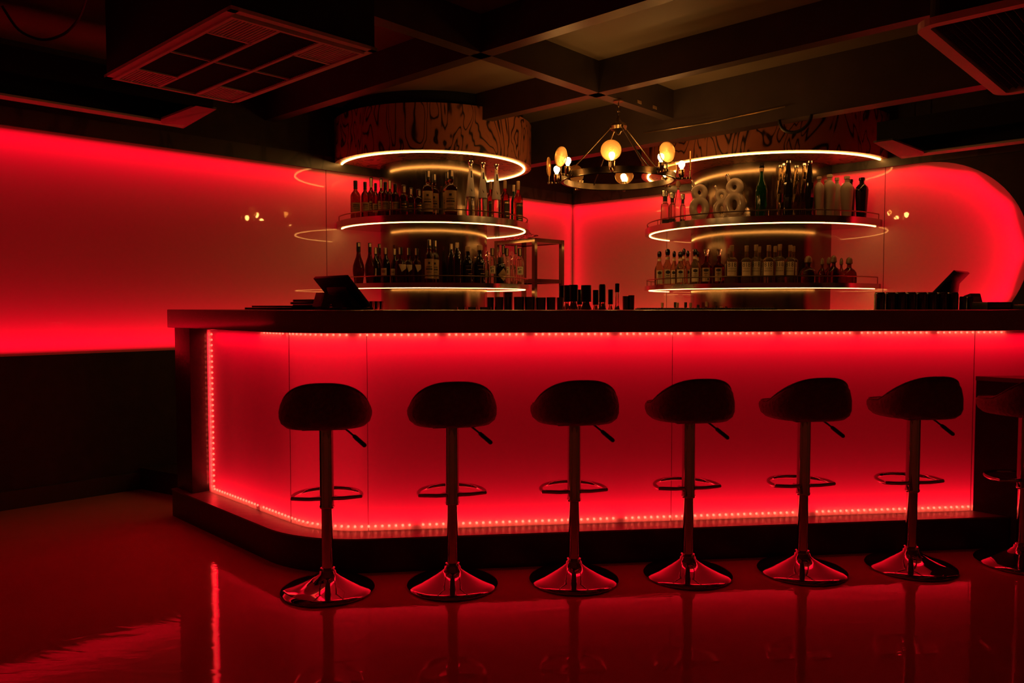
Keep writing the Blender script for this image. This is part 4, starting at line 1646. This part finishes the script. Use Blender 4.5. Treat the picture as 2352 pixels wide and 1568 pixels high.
DESC = {
    'scotch': ('whisky_bottle', 'dark whisky bottle with tan label', b_scotch),
    'tallscotch': ('whisky_bottle', 'tall dark whisky bottle with neck strip', b_tallscotch),
    'squat': ('whisky_bottle', 'short amber bottle with black and gold label', b_squat),
    'malt': ('whisky_bottle', 'amber whisky bottle with large tan label', b_malt),
    'cone': ('vodka_bottle', 'tall frosted cone bottle with silver stopper', b_cone),
    'irish': ('whisky_bottle', 'red lit whisky bottle with black and gold label', b_irish),
    'green': ('liqueur_bottle', 'thin green bottle with pale cap', b_green),
    'teardrop': ('cognac_bottle', 'dark teardrop bottle with black neck wrap', b_teardrop),
    'cognac': ('cognac_bottle', 'black cognac bottle with cream label', b_cognac),
    'wing': ('whisky_bottle', 'amber bottle with cream wing shaped label', b_wing),
    'wine': ('wine_bottle', 'black sloping shouldered bottle with cork strip', b_wine),
    'rum': ('rum_bottle', 'matte black bottle with cork coloured cap', b_rum),
    'decanter': ('glass_decanter', 'clear faceted decanter with diamond label', b_decanter),
    'gin': ('gin_bottle', 'clear bottle with black cap and cream label', b_gin),
    'ball': ('gin_bottle', 'small clear bottle with round glass stopper', b_ball),
    'apothecary': ('gin_bottle', 'squat black bottle with tan diamond label', b_apothecary),
    'textured': ('gin_bottle', 'clear textured bottle with silver cap', b_textured),
    'balltop': ('gin_bottle', 'tall clear bottle with round gold stopper', b_balltop),
    'eight': ('ceramic_bottle', 'cream ceramic bottle shaped like the number eight', b_eight),
    'greentall': ('liqueur_bottle', 'tall green bottle with dark round stopper', b_greentall),
    'goldtall': ('gold_bottle', 'tall twisted gold bottle', b_goldtall),
    'blacktall': ('black_bottle', 'tall slender black bottle with silver stopper', b_blacktall),
    'urn': ('stoneware_bottle', 'pale stoneware bottle widening to its shoulder', b_urn),
    'blackurn': ('stoneware_bottle', 'glossy black bottle widening to its shoulder', b_blackurn),
    'tequila': ('tequila_bottle', 'pale tequila bottle with dark stopper and cream label', b_tequila),
    'flare': ('tequila_bottle', 'amber tequila bottle with flared glass stopper', b_flare),
    'eighteen': ('tequila_bottle', 'tequila bottle with large black 818 lettering', b_eighteen),
    'patron': ('tequila_bottle', 'squat round amber bottle with ball cork', b_patron),
    'patronclear': ('tequila_bottle', 'squat round clear bottle with glass ball stopper', b_patron_clear),
}
CATS = {'ceramic_bottle': 'bottle', 'glass_decanter': 'decanter'}
ORD = ['first', 'second', 'third', 'fourth', 'fifth', 'sixth', 'seventh', 'eighth', 'ninth', 'tenth']
PROTO = {}


def place(kind, x, y, z, H, D, label, group, builder=None, name=None, cat='bottle', yaw=0.0, cube=False):
    if kind not in PROTO:
        nm = name or DESC[kind][0]
        root = thing(nm, label, cat)
        (builder or DESC[kind][2])(root)
        PROTO[kind] = root
        o = root
    else:
        o = copy_tree(PROTO[kind])
    o.location = (x, y, z)
    o.rotation_euler = (0, 0, -math.atan2(x, y) + yaw)
    o.scale = (D, D, D if cube else H)
    return tag(o, label, cat, group)


def shelf_row(rows, z, where, group):
    rows = sorted(rows, key=lambda r: r[1] / r[2])
    total = {}
    for r in rows:
        total[r[0]] = total.get(r[0], 0) + 1
    seen = {}
    for kind, x, y, H, D in rows:
        seen[kind] = seen.get(kind, 0) + 1
        k, n = seen[kind], total[kind]
        d = DESC[kind][1]
        if n == 1:
            lab = '%s on %s' % (d, where)
        else:
            lab = '%s, %s from left on %s' % (d, ORD[k - 1], where)
        random.seed(int(abs(x) * 1000) + int(y * 1000))
        yw = random.uniform(-.25, .25)
        if kind == 'eight':
            yw = (.15, -.1, -.25)[k - 1]
        if kind in ('eighteen', 'tequila', 'flare', 'malt'):
            yw = random.uniform(-.12, .12)
        place(kind, x, y, z + .0006, H, D, lab, group, yaw=yw, cube=(kind == 'eight'))


ML = [('scotch', -1.202, 6.063, 0.305, 0.077), ('scotch', -1.106, 5.944, 0.277, 0.063), ('tallscotch', -1.082, 6.066, 0.332, 0.064), ('scotch', -1.04, 6.019, 0.279, 0.054), ('tallscotch', -0.99, 5.974, 0.307, 0.056), ('scotch', -0.935, 5.821, 0.257, 0.068), ('tallscotch', -0.916, 5.924, 0.29, 0.053), ('scotch', -0.857, 5.788, 0.239, 0.064), ('squat', -0.79, 5.768, 0.227, 0.067), ('squat', -0.748, 5.861, 0.222, 0.055), ('squat', -0.68, 5.751, 0.193, 0.061), ('malt', -0.618, 5.8, 0.336, 0.08), ('malt', -0.58, 5.873, 0.323, 0.072), ('malt', -0.48, 5.872, 0.339, 0.072), ('malt', -0.447, 5.777, 0.336, 0.093), ('cone', -0.306, 5.836, 0.413, 0.071), ('cone', -0.218, 5.895, 0.411, 0.069), ('irish', -0.165, 6.098, 0.304, 0.064), ('cone', -0.119, 5.992, 0.415, 0.07), ('irish', -0.054, 6.087, 0.309, 0.074), ('green', 0.014, 6.479, 0.336, 0.046), ('irish', 0.05, 6.415, 0.357, 0.078)]
LL = [('teardrop', -1.175, 6.023, 0.316, 0.09), ('teardrop', -1.067, 5.908, 0.303, 0.079), ('cognac', -1.041, 6.02, 0.279, 0.067), ('teardrop', -1.026, 6.09, 0.311, 0.067), ('cognac', -0.935, 5.821, 0.261, 0.068), ('cognac', -0.88, 5.905, 0.261, 0.059), ('wing', -0.819, 5.776, 0.261, 0.083), ('wing', -0.77, 5.866, 0.264, 0.062), ('wing', -0.698, 5.753, 0.253, 0.067), ('malt', -0.605, 5.751, 0.316, 0.07), ('malt', -0.574, 5.853, 0.318, 0.065), ('wine', -0.453, 5.88, 0.295, 0.062), ('wine', -0.404, 5.791, 0.297, 0.074), ('rum', -0.326, 5.825, 0.271, 0.078), ('rum', -0.241, 5.878, 0.285, 0.085), ('decanter', -0.195, 6.058, 0.255, 0.05), ('gin', -0.149, 5.959, 0.268, 0.063), ('gin', -0.07, 6.343, 0.321, 0.053), ('apothecary', -0.087, 6.035, 0.204, 0.087), ('ball', -0.103, 6.215, 0.263, 0.045), ('gin', -0.043, 6.424, 0.302, 0.064), ('ball', -0.004, 6.47, 0.281, 0.05), ('gin', 0.032, 6.517, 0.334, 0.05), ('gin', 0.064, 6.413, 0.301, 0.071)]
MR = [('textured', 1.267, 6.535, 0.298, 0.076), ('textured', 1.298, 6.389, 0.259, 0.064), ('balltop', 1.377, 6.543, 0.381, 0.073), ('textured', 1.396, 6.448, 0.257, 0.05), ('eight', 1.45, 6.108, 0.286, 0.156), ('eight', 1.618, 6.092, 0.293, 0.135), ('eight', 1.67, 5.918, 0.295, 0.164), ('greentall', 1.845, 5.84, 0.401, 0.084), ('goldtall', 2.006, 5.916, 0.401, 0.049), ('goldtall', 2.048, 5.963, 0.423, 0.056), ('blacktall', 2.028, 5.803, 0.413, 0.064), ('goldtall', 2.125, 5.91, 0.397, 0.059), ('goldtall', 2.189, 5.925, 0.416, 0.059), ('blacktall', 2.186, 5.804, 0.413, 0.061), ('urn', 2.261, 5.816, 0.295, 0.074), ('urn', 2.37, 5.962, 0.296, 0.06), ('urn', 2.346, 5.837, 0.314, 0.088), ('urn', 2.474, 6.013, 0.32, 0.073), ('urn', 2.503, 5.903, 0.312, 0.092), ('blackurn', 2.637, 6.145, 0.328, 0.068), ('blackurn', 2.666, 6.019, 0.321, 0.097)]
LR = [('tequila', 1.273, 6.795, 0.307, 0.079), ('tequila', 1.353, 6.84, 0.329, 0.091), ('tequila', 1.37, 6.646, 0.297, 0.063), ('tequila', 1.343, 6.277, 0.267, 0.08), ('tequila', 1.403, 6.424, 0.302, 0.061), ('tequila', 1.447, 6.479, 0.288, 0.06), ('tequila', 1.428, 6.136, 0.278, 0.078), ('tequila', 1.475, 6.263, 0.27, 0.059), ('flare', 1.497, 6.056, 0.268, 0.081), ('flare', 1.575, 5.984, 0.263, 0.076), ('eighteen', 1.67, 6.05, 0.275, 0.067), ('eighteen', 1.655, 5.927, 0.288, 0.086), ('eighteen', 1.752, 5.876, 0.281, 0.075), ('eighteen', 1.831, 5.9, 0.29, 0.078), ('eighteen', 1.875, 5.968, 0.282, 0.073), ('eighteen', 1.901, 5.824, 0.28, 0.081), ('eighteen', 1.981, 5.92, 0.281, 0.069), ('eighteen', 1.987, 5.839, 0.288, 0.077), ('eighteen', 2.069, 5.851, 0.283, 0.074), ('eighteen', 2.116, 5.92, 0.281, 0.072), ('patron', 2.187, 5.805, 0.202, 0.123), ('patron', 2.349, 5.954, 0.195, 0.069), ('patron', 2.416, 5.998, 0.205, 0.073), ('patron', 2.394, 5.853, 0.209, 0.101), ('patron', 2.536, 6.055, 0.202, 0.061), ('patron', 2.541, 5.925, 0.2, 0.109)]
CT = [('can', 2.122, 4.53, 0.17, 0.059), ('can', 2.188, 4.538, 0.17, 0.059), ('can', 2.25, 4.545, 0.171, 0.059), ('can', 2.314, 4.553, 0.171, 0.059), ('can', 2.379, 4.561, 0.171, 0.06), ('can', 2.444, 4.568, 0.171, 0.06), ('can', 2.509, 4.576, 0.171, 0.06), ('can', 2.574, 4.584, 0.171, 0.06), ('smallcan', 2.628, 4.574, 0.146, 0.038), ('smallcan', 2.672, 4.58, 0.146, 0.038), ('tumbler', -0.119, 4.306, 0.138, 0.041), ('tumbler', -0.071, 4.252, 0.139, 0.05), ('tumbler', -0.022, 4.313, 0.166, 0.053), ('tumbler', 0.038, 4.265, 0.14, 0.057), ('tumbler', 0.097, 4.272, 0.14, 0.057), ('tumbler', 0.157, 4.279, 0.137, 0.055), ('tumbler', 0.214, 4.286, 0.138, 0.052), ('tumbler', 0.266, 4.352, 0.138, 0.039), ('cordial', 0.291, 4.597, 0.32, 0.038), ('cordial', 0.316, 4.52, 0.32, 0.043), ('cordial', 0.358, 4.575, 0.324, 0.064), ('cordial', 0.401, 4.661, 0.298, 0.039), ('cordial', 0.429, 4.543, 0.321, 0.071), ('cordial', 0.498, 4.672, 0.296, 0.042), ('jug', 0.526, 4.575, 0.327, 0.097), ('cordial', 0.60, 4.78, 0.301, 0.036), ('flask', 0.617, 4.605, 0.335, 0.076), ('blackcyl', 0.628, 4.335, 0.145, 0.034), ('blackcyl', 0.66, 4.339, 0.15, 0.034), ('bowl', -0.274, 4.227, 0.085, 0.042), ('bowl', -0.216, 4.234, 0.085, 0.047), ('bowl', -0.144, 4.243, 0.085, 0.064), ('shot', -0.752, 4.17, 0.113, 0.022), ('shot', -0.729, 4.172, 0.113, 0.022), ('shot', -0.707, 4.175, 0.113, 0.022), ('shot', -0.684, 4.178, 0.113, 0.022), ('shot', -0.661, 4.181, 0.113, 0.022)]
BT = [('corked', 1.265, 6.605, 0.305, 0.075), ('blackcap', 1.338, 6.532, 0.309, 0.075), ('corked', 1.371, 6.499, 0.305, 0.075), ('blackcap', 1.409, 6.461, 0.308, 0.075), ('corked', 1.459, 6.411, 0.304, 0.075), ('blackcap', 1.493, 6.377, 0.287, 0.075), ('corked', 1.564, 6.306, 0.314, 0.075), ('blackcap', 1.614, 6.256, 0.279, 0.075), ('corked', 1.658, 6.212, 0.273, 0.075)]
shelf_row(ML, 1.856, 'upper left shelf', 'bottles on the upper left shelf')
shelf_row(LL, 1.370, 'lower left shelf', 'bottles on the lower left shelf')
shelf_row(MR, 1.856, 'upper right shelf', 'bottles on the upper right shelf')
shelf_row(LR, 1.370, 'lower right shelf', 'bottles on the lower right shelf')

for i, (k, x, y, H, D) in enumerate([r for r in CT if r[0] == 'can']):
    place('can', x, y, 1.1106, H, D, 'dark drink can, %s from left in the row by the right till' % ORD[i], 'dark cans behind the bar', b_can, 'drink_can', 'can')
for i, (k, x, y, H, D) in enumerate([r for r in CT if r[0] == 'smallcan']):
    place('can', x, y, 1.1106, H, D, 'slim dark can, %s one right of the wide cans' % ('nearest', 'farthest')[i], 'slim cans behind the bar', b_can, 'drink_can', 'can')
for i, (k, x, y, H, D) in enumerate([r for r in CT if r[0] == 'tumbler']):
    place('tumbler', x, y, 1.1106, H, D, 'shiny black metal cup, %s from left behind the bar top' % ORD[i], 'black cups behind the bar', b_tumbler, 'metal_cup', 'cup')
for i, (k, x, y, H, D) in enumerate([r for r in CT if r[0] == 'cordial']):
    place('cordial', x, y, 1.0006, H, D, 'mixing bottle with wide black cap, %s from left behind the bar' % ORD[i], 'mixing bottles behind the bar', b_cordial, 'mixer_bottle', 'bottle')
for k, x, y, H, D in CT:
    if k == 'jug':
        place('jug', x, y, 1.0006, H, D, 'pale cone shouldered bottle with long black neck behind the bar', 'mixing bottles behind the bar', b_jug, 'mixer_bottle', 'bottle')
    if k == 'flask':
        place('flask', x, y, 1.0006, H, D, 'clear flask shaped bottle with slim neck behind the bar', 'mixing bottles behind the bar', b_flask, 'mixer_bottle', 'bottle')
for i, (k, x, y, H, D) in enumerate([r for r in CT if r[0] == 'blackcyl']):
    place('tumbler', x, y, 1.1106, H, D, 'slim black container, %s of a pair right of the mixing bottles' % ('left', 'right')[i], 'slim black containers', b_tumbler, 'metal_cup', 'cup')
for i, (k, x, y, H, D) in enumerate([r for r in CT if r[0] == 'bowl']):
    place('bowl', x, y, 1.1106, H, D, 'low black tub, %s from left, showing only its rim above the bar top' % ORD[i], 'low black tubs', b_tumbler, 'black_tub', 'tub')
for i in range(10):
    x = -.772 + .0245 * (i % 5)
    y = 4.0 + .003 * (i % 5) + .032 * (i // 5)
    place('shot', x, y, 1.1826, .043, .0225, 'small clear shot glass, %s from left in the %s row' % (ORD[i % 5], ('front', 'back')[i // 5]), 'shot glasses beside the left till', b_shotglass, 'shot_glass', 'glass')
nk = {'corked': 0, 'blackcap': 0}
for i, (k, x, y, H, D) in enumerate(BT):
    nk[k] += 1
    s = .03 * (i % 2)
    place(k, x + s, y + s * 1.4, .9246, H, .046,
          ('bottle with cork coloured top, %s from left on the back counter' if k == 'corked' else 'bottle with black top, %s from left on the back counter') % ORD[nk[k] - 1],
          'bottles on the back counter', b_corked if k == 'corked' else b_blackcap, 'counter_bottle', 'bottle')


def till(name, label, A, B, inward, ztop, zbot, zbase, disp, dn):
    A = Vector(A); B = Vector(B); inn = Vector(inward).normalized()
    t = thing(name, label, 'till', ((A.x + B.x) / 2 + inn.x * .10, (A.y + B.y) / 2 + inn.y * .10, zbase))
    o = t.location.copy()
    w = (B - A).normalized()
    top = (A + B) / 2
    bot = top + inn * .135
    a3 = Vector((top.x, top.y, ztop)) - o
    b3 = Vector((bot.x, bot.y, zbot)) - o
    x = Vector((w.x, w.y, 0)); yv = (b3 - a3).normalized(); zv = x.cross(yv)
    M = Matrix((x, yv, zv)).transposed()
    L = (B - A).length
    MB().box((a3 + b3) / 2, (L, (b3 - a3).length, .018), m=M).build('screen', M_BLACK, t, bevel=.004)
    # wedge stand under the screen
    c = (a3 + b3) / 2
    m = MB()
    hw = L * .30
    for s in (1,):
        p = [a3.lerp(b3, .30), a3.lerp(b3, 1.0), Vector((b3.x, b3.y, .012)), Vector((a3.x * .5 + b3.x * .5, a3.y * .5 + b3.y * .5, .012))]
        off = -zv * .010 if zv.z > 0 else zv * .010
        p = [q + off for q in p[:2]] + p[2:]
        m.add([q - x * hw for q in p] + [q + x * hw for q in p], [(0, 1, 2, 3), (7, 6, 5, 4), (0, 4, 5, 1), (1, 5, 6, 2), (2, 6, 7, 3), (3, 7, 4, 0)])
    m.build('stand', M_BLACK, t, bevel=.003)
    MB().box(Vector((0, 0, .006)), (L * .75, .16, .012), math.atan2(w.y, w.x)).build('base_plate', M_BLACK, t, bevel=.003)
    dp_ = Vector(disp) - o
    ang = math.atan2(dn[0], -dn[1])
    Rz = Matrix.Rotation(ang, 3, 'Z')
    Rt = Rz @ Matrix.Rotation(math.radians(-18), 3, 'X')
    d = MB().box(dp_, (.085, .05, .075), m=Rt).build('customer_display', M_REDPLATE, t, bevel=.004)
    if dp_.z > .12:
        MB().prism([(dp_.x + a, dp_.y + b) for a, b in ((-.015, -.015), (.015, -.015), (.015, .015), (-.015, .015))], .012, dp_.z - .02).build('display_post', M_BLACK, t)
    f = Rt @ Vector((0, -1, 0)); u = Rt @ Vector((0, 0, 1))
    MB().box(dp_ + f * .0255 + u * .002, (.060, .002, .028), m=Rt).build('display_window', M_PAPER, d)
    return t


till('till', 'black touch screen till leaning on the left side of the bar top', (-1.02, 4.05), (-.805, 3.835), (1, 1), 1.348, 1.200, 1.1825, (-.955, 3.955, 1.226), (-.7, -.7))
till('till', 'black touch screen till behind the row of cans on the right', (2.66, 4.72), (2.86, 4.92), (-1, 1), 1.412, 1.26, 1.0005, (2.81, 4.78, 1.235), (.35, -.94))
BND = [(-1.20, 4.05, 0, .30, .22, .011), (-1.185, 4.06, 1, .29, .21, .009),
       (-1.065, 4.225, 0, .20, .15, .013), (-1.063, 4.222, 1, .20, .15, .013), (-1.07, 4.228, 2, .20, .15, .013), (-1.06, 4.22, 3, .19, .15, .013)]
bl = ['wide black menu binder lying at the bottom left of the till', 'wide black menu binder lying on top of the other wide one',
      'small black folder at the bottom of the pile beside the till', 'small black folder, second from bottom of the pile', 'small black folder, third from bottom of the pile', 'small black folder on top of the pile beside the till']
for i, (x, y, lv, a, b, h) in enumerate(BND):
    z = 1.1826 + (lv * .0135 if i > 1 else lv * .0115)
    t = thing('menu_binder', bl[i], 'binder', (x, y, z), math.radians(-45 + (3, -4, 2, -3, 4, 0)[i]), 'binders beside the till')
    MB().box((0, 0, .0014), (a, b, .0022)).build('cover', M_BLACK, t, bevel=.0008)
    MB().box((0, 0, h - .0012), (a, b, .0022)).build('cover', M_BLACK, t, bevel=.0008)
    MB().tube([(-a / 2 + .002, -b / 2, h / 2), (-a / 2 + .002, b / 2, h / 2)], h / 2, 10).build('spine', M_BLACK, t, smooth=True)
    MB().box((.003, 0, h / 2), (a - .012, b - .012, h - .005)).build('pages', M_BLKLAB, t)
t = thing('bar_mat', 'long thin black rubber mat lying on the middle of the bar top', 'mat', (1.02, 4.12, 1.1825), math.atan(.12))
MB().box((0, 0, .003), (.74, .10, .006)).build('mat_base', M_BLACK, t, bevel=.0015)
m = MB()
for i in range(48):
    m.box((-.36 + .0153 * i, 0, .0075), (.005, .084, .003))
m.build('mat_ribs', M_BLACK, t)
t = thing('receipt_printer', 'flat dark box on the bar top right of the cans', 'printer', (2.62, 4.28, 1.1825), math.atan(.12))
MB().box((0, 0, .020), (.15, .12, .040)).build('case', M_BLACK, t, bevel=.003)
MB().box((0, -.0605, .021), (.12, .001, .022)).build('front_panel', M_REDPLATE, t)
t = thing('card_reader', 'small dark card reader at the far right of the bar top', 'card reader', (2.83, 4.30, 1.1825), .3)
MB().prism([(-.04, -.05), (.04, -.05), (.035, .06), (-.035, .06)], 0, .026).build('case', M_BLACK, t, bevel=.004)
MB().box((0, .02, .0275), (.05, .04, .003)).build('display', M_REDPLATE, t)
# crumpled clear wrap on the rack
bm = bmesh.new()
bmesh.ops.create_icosphere(bm, subdivisions=4, radius=1)
random.seed(3)
from mathutils import noise
for v in bm.verts:
    k = 1 + .45 * noise.noise(v.co * 2.3) + .2 * noise.noise(v.co * 6)
    v.co = Vector((v.co.x * .17 * k, v.co.y * .09 * k, max(0, v.co.z * .045 * k + .03)))
me = bpy.data.meshes.new('plastic_wrap')
bm.to_mesh(me)
bm.free()
me.materials.append(M_GLASS)
o = bpy.data.objects.new('plastic_wrap', me)
COL.objects.link(o)
o.location = (.07, 7.30, 1.8035)
o.rotation_euler = (0, 0, -PI / 4)
tag(o, 'crumpled clear plastic wrap lying on top of the square tube rack', 'plastic wrap')
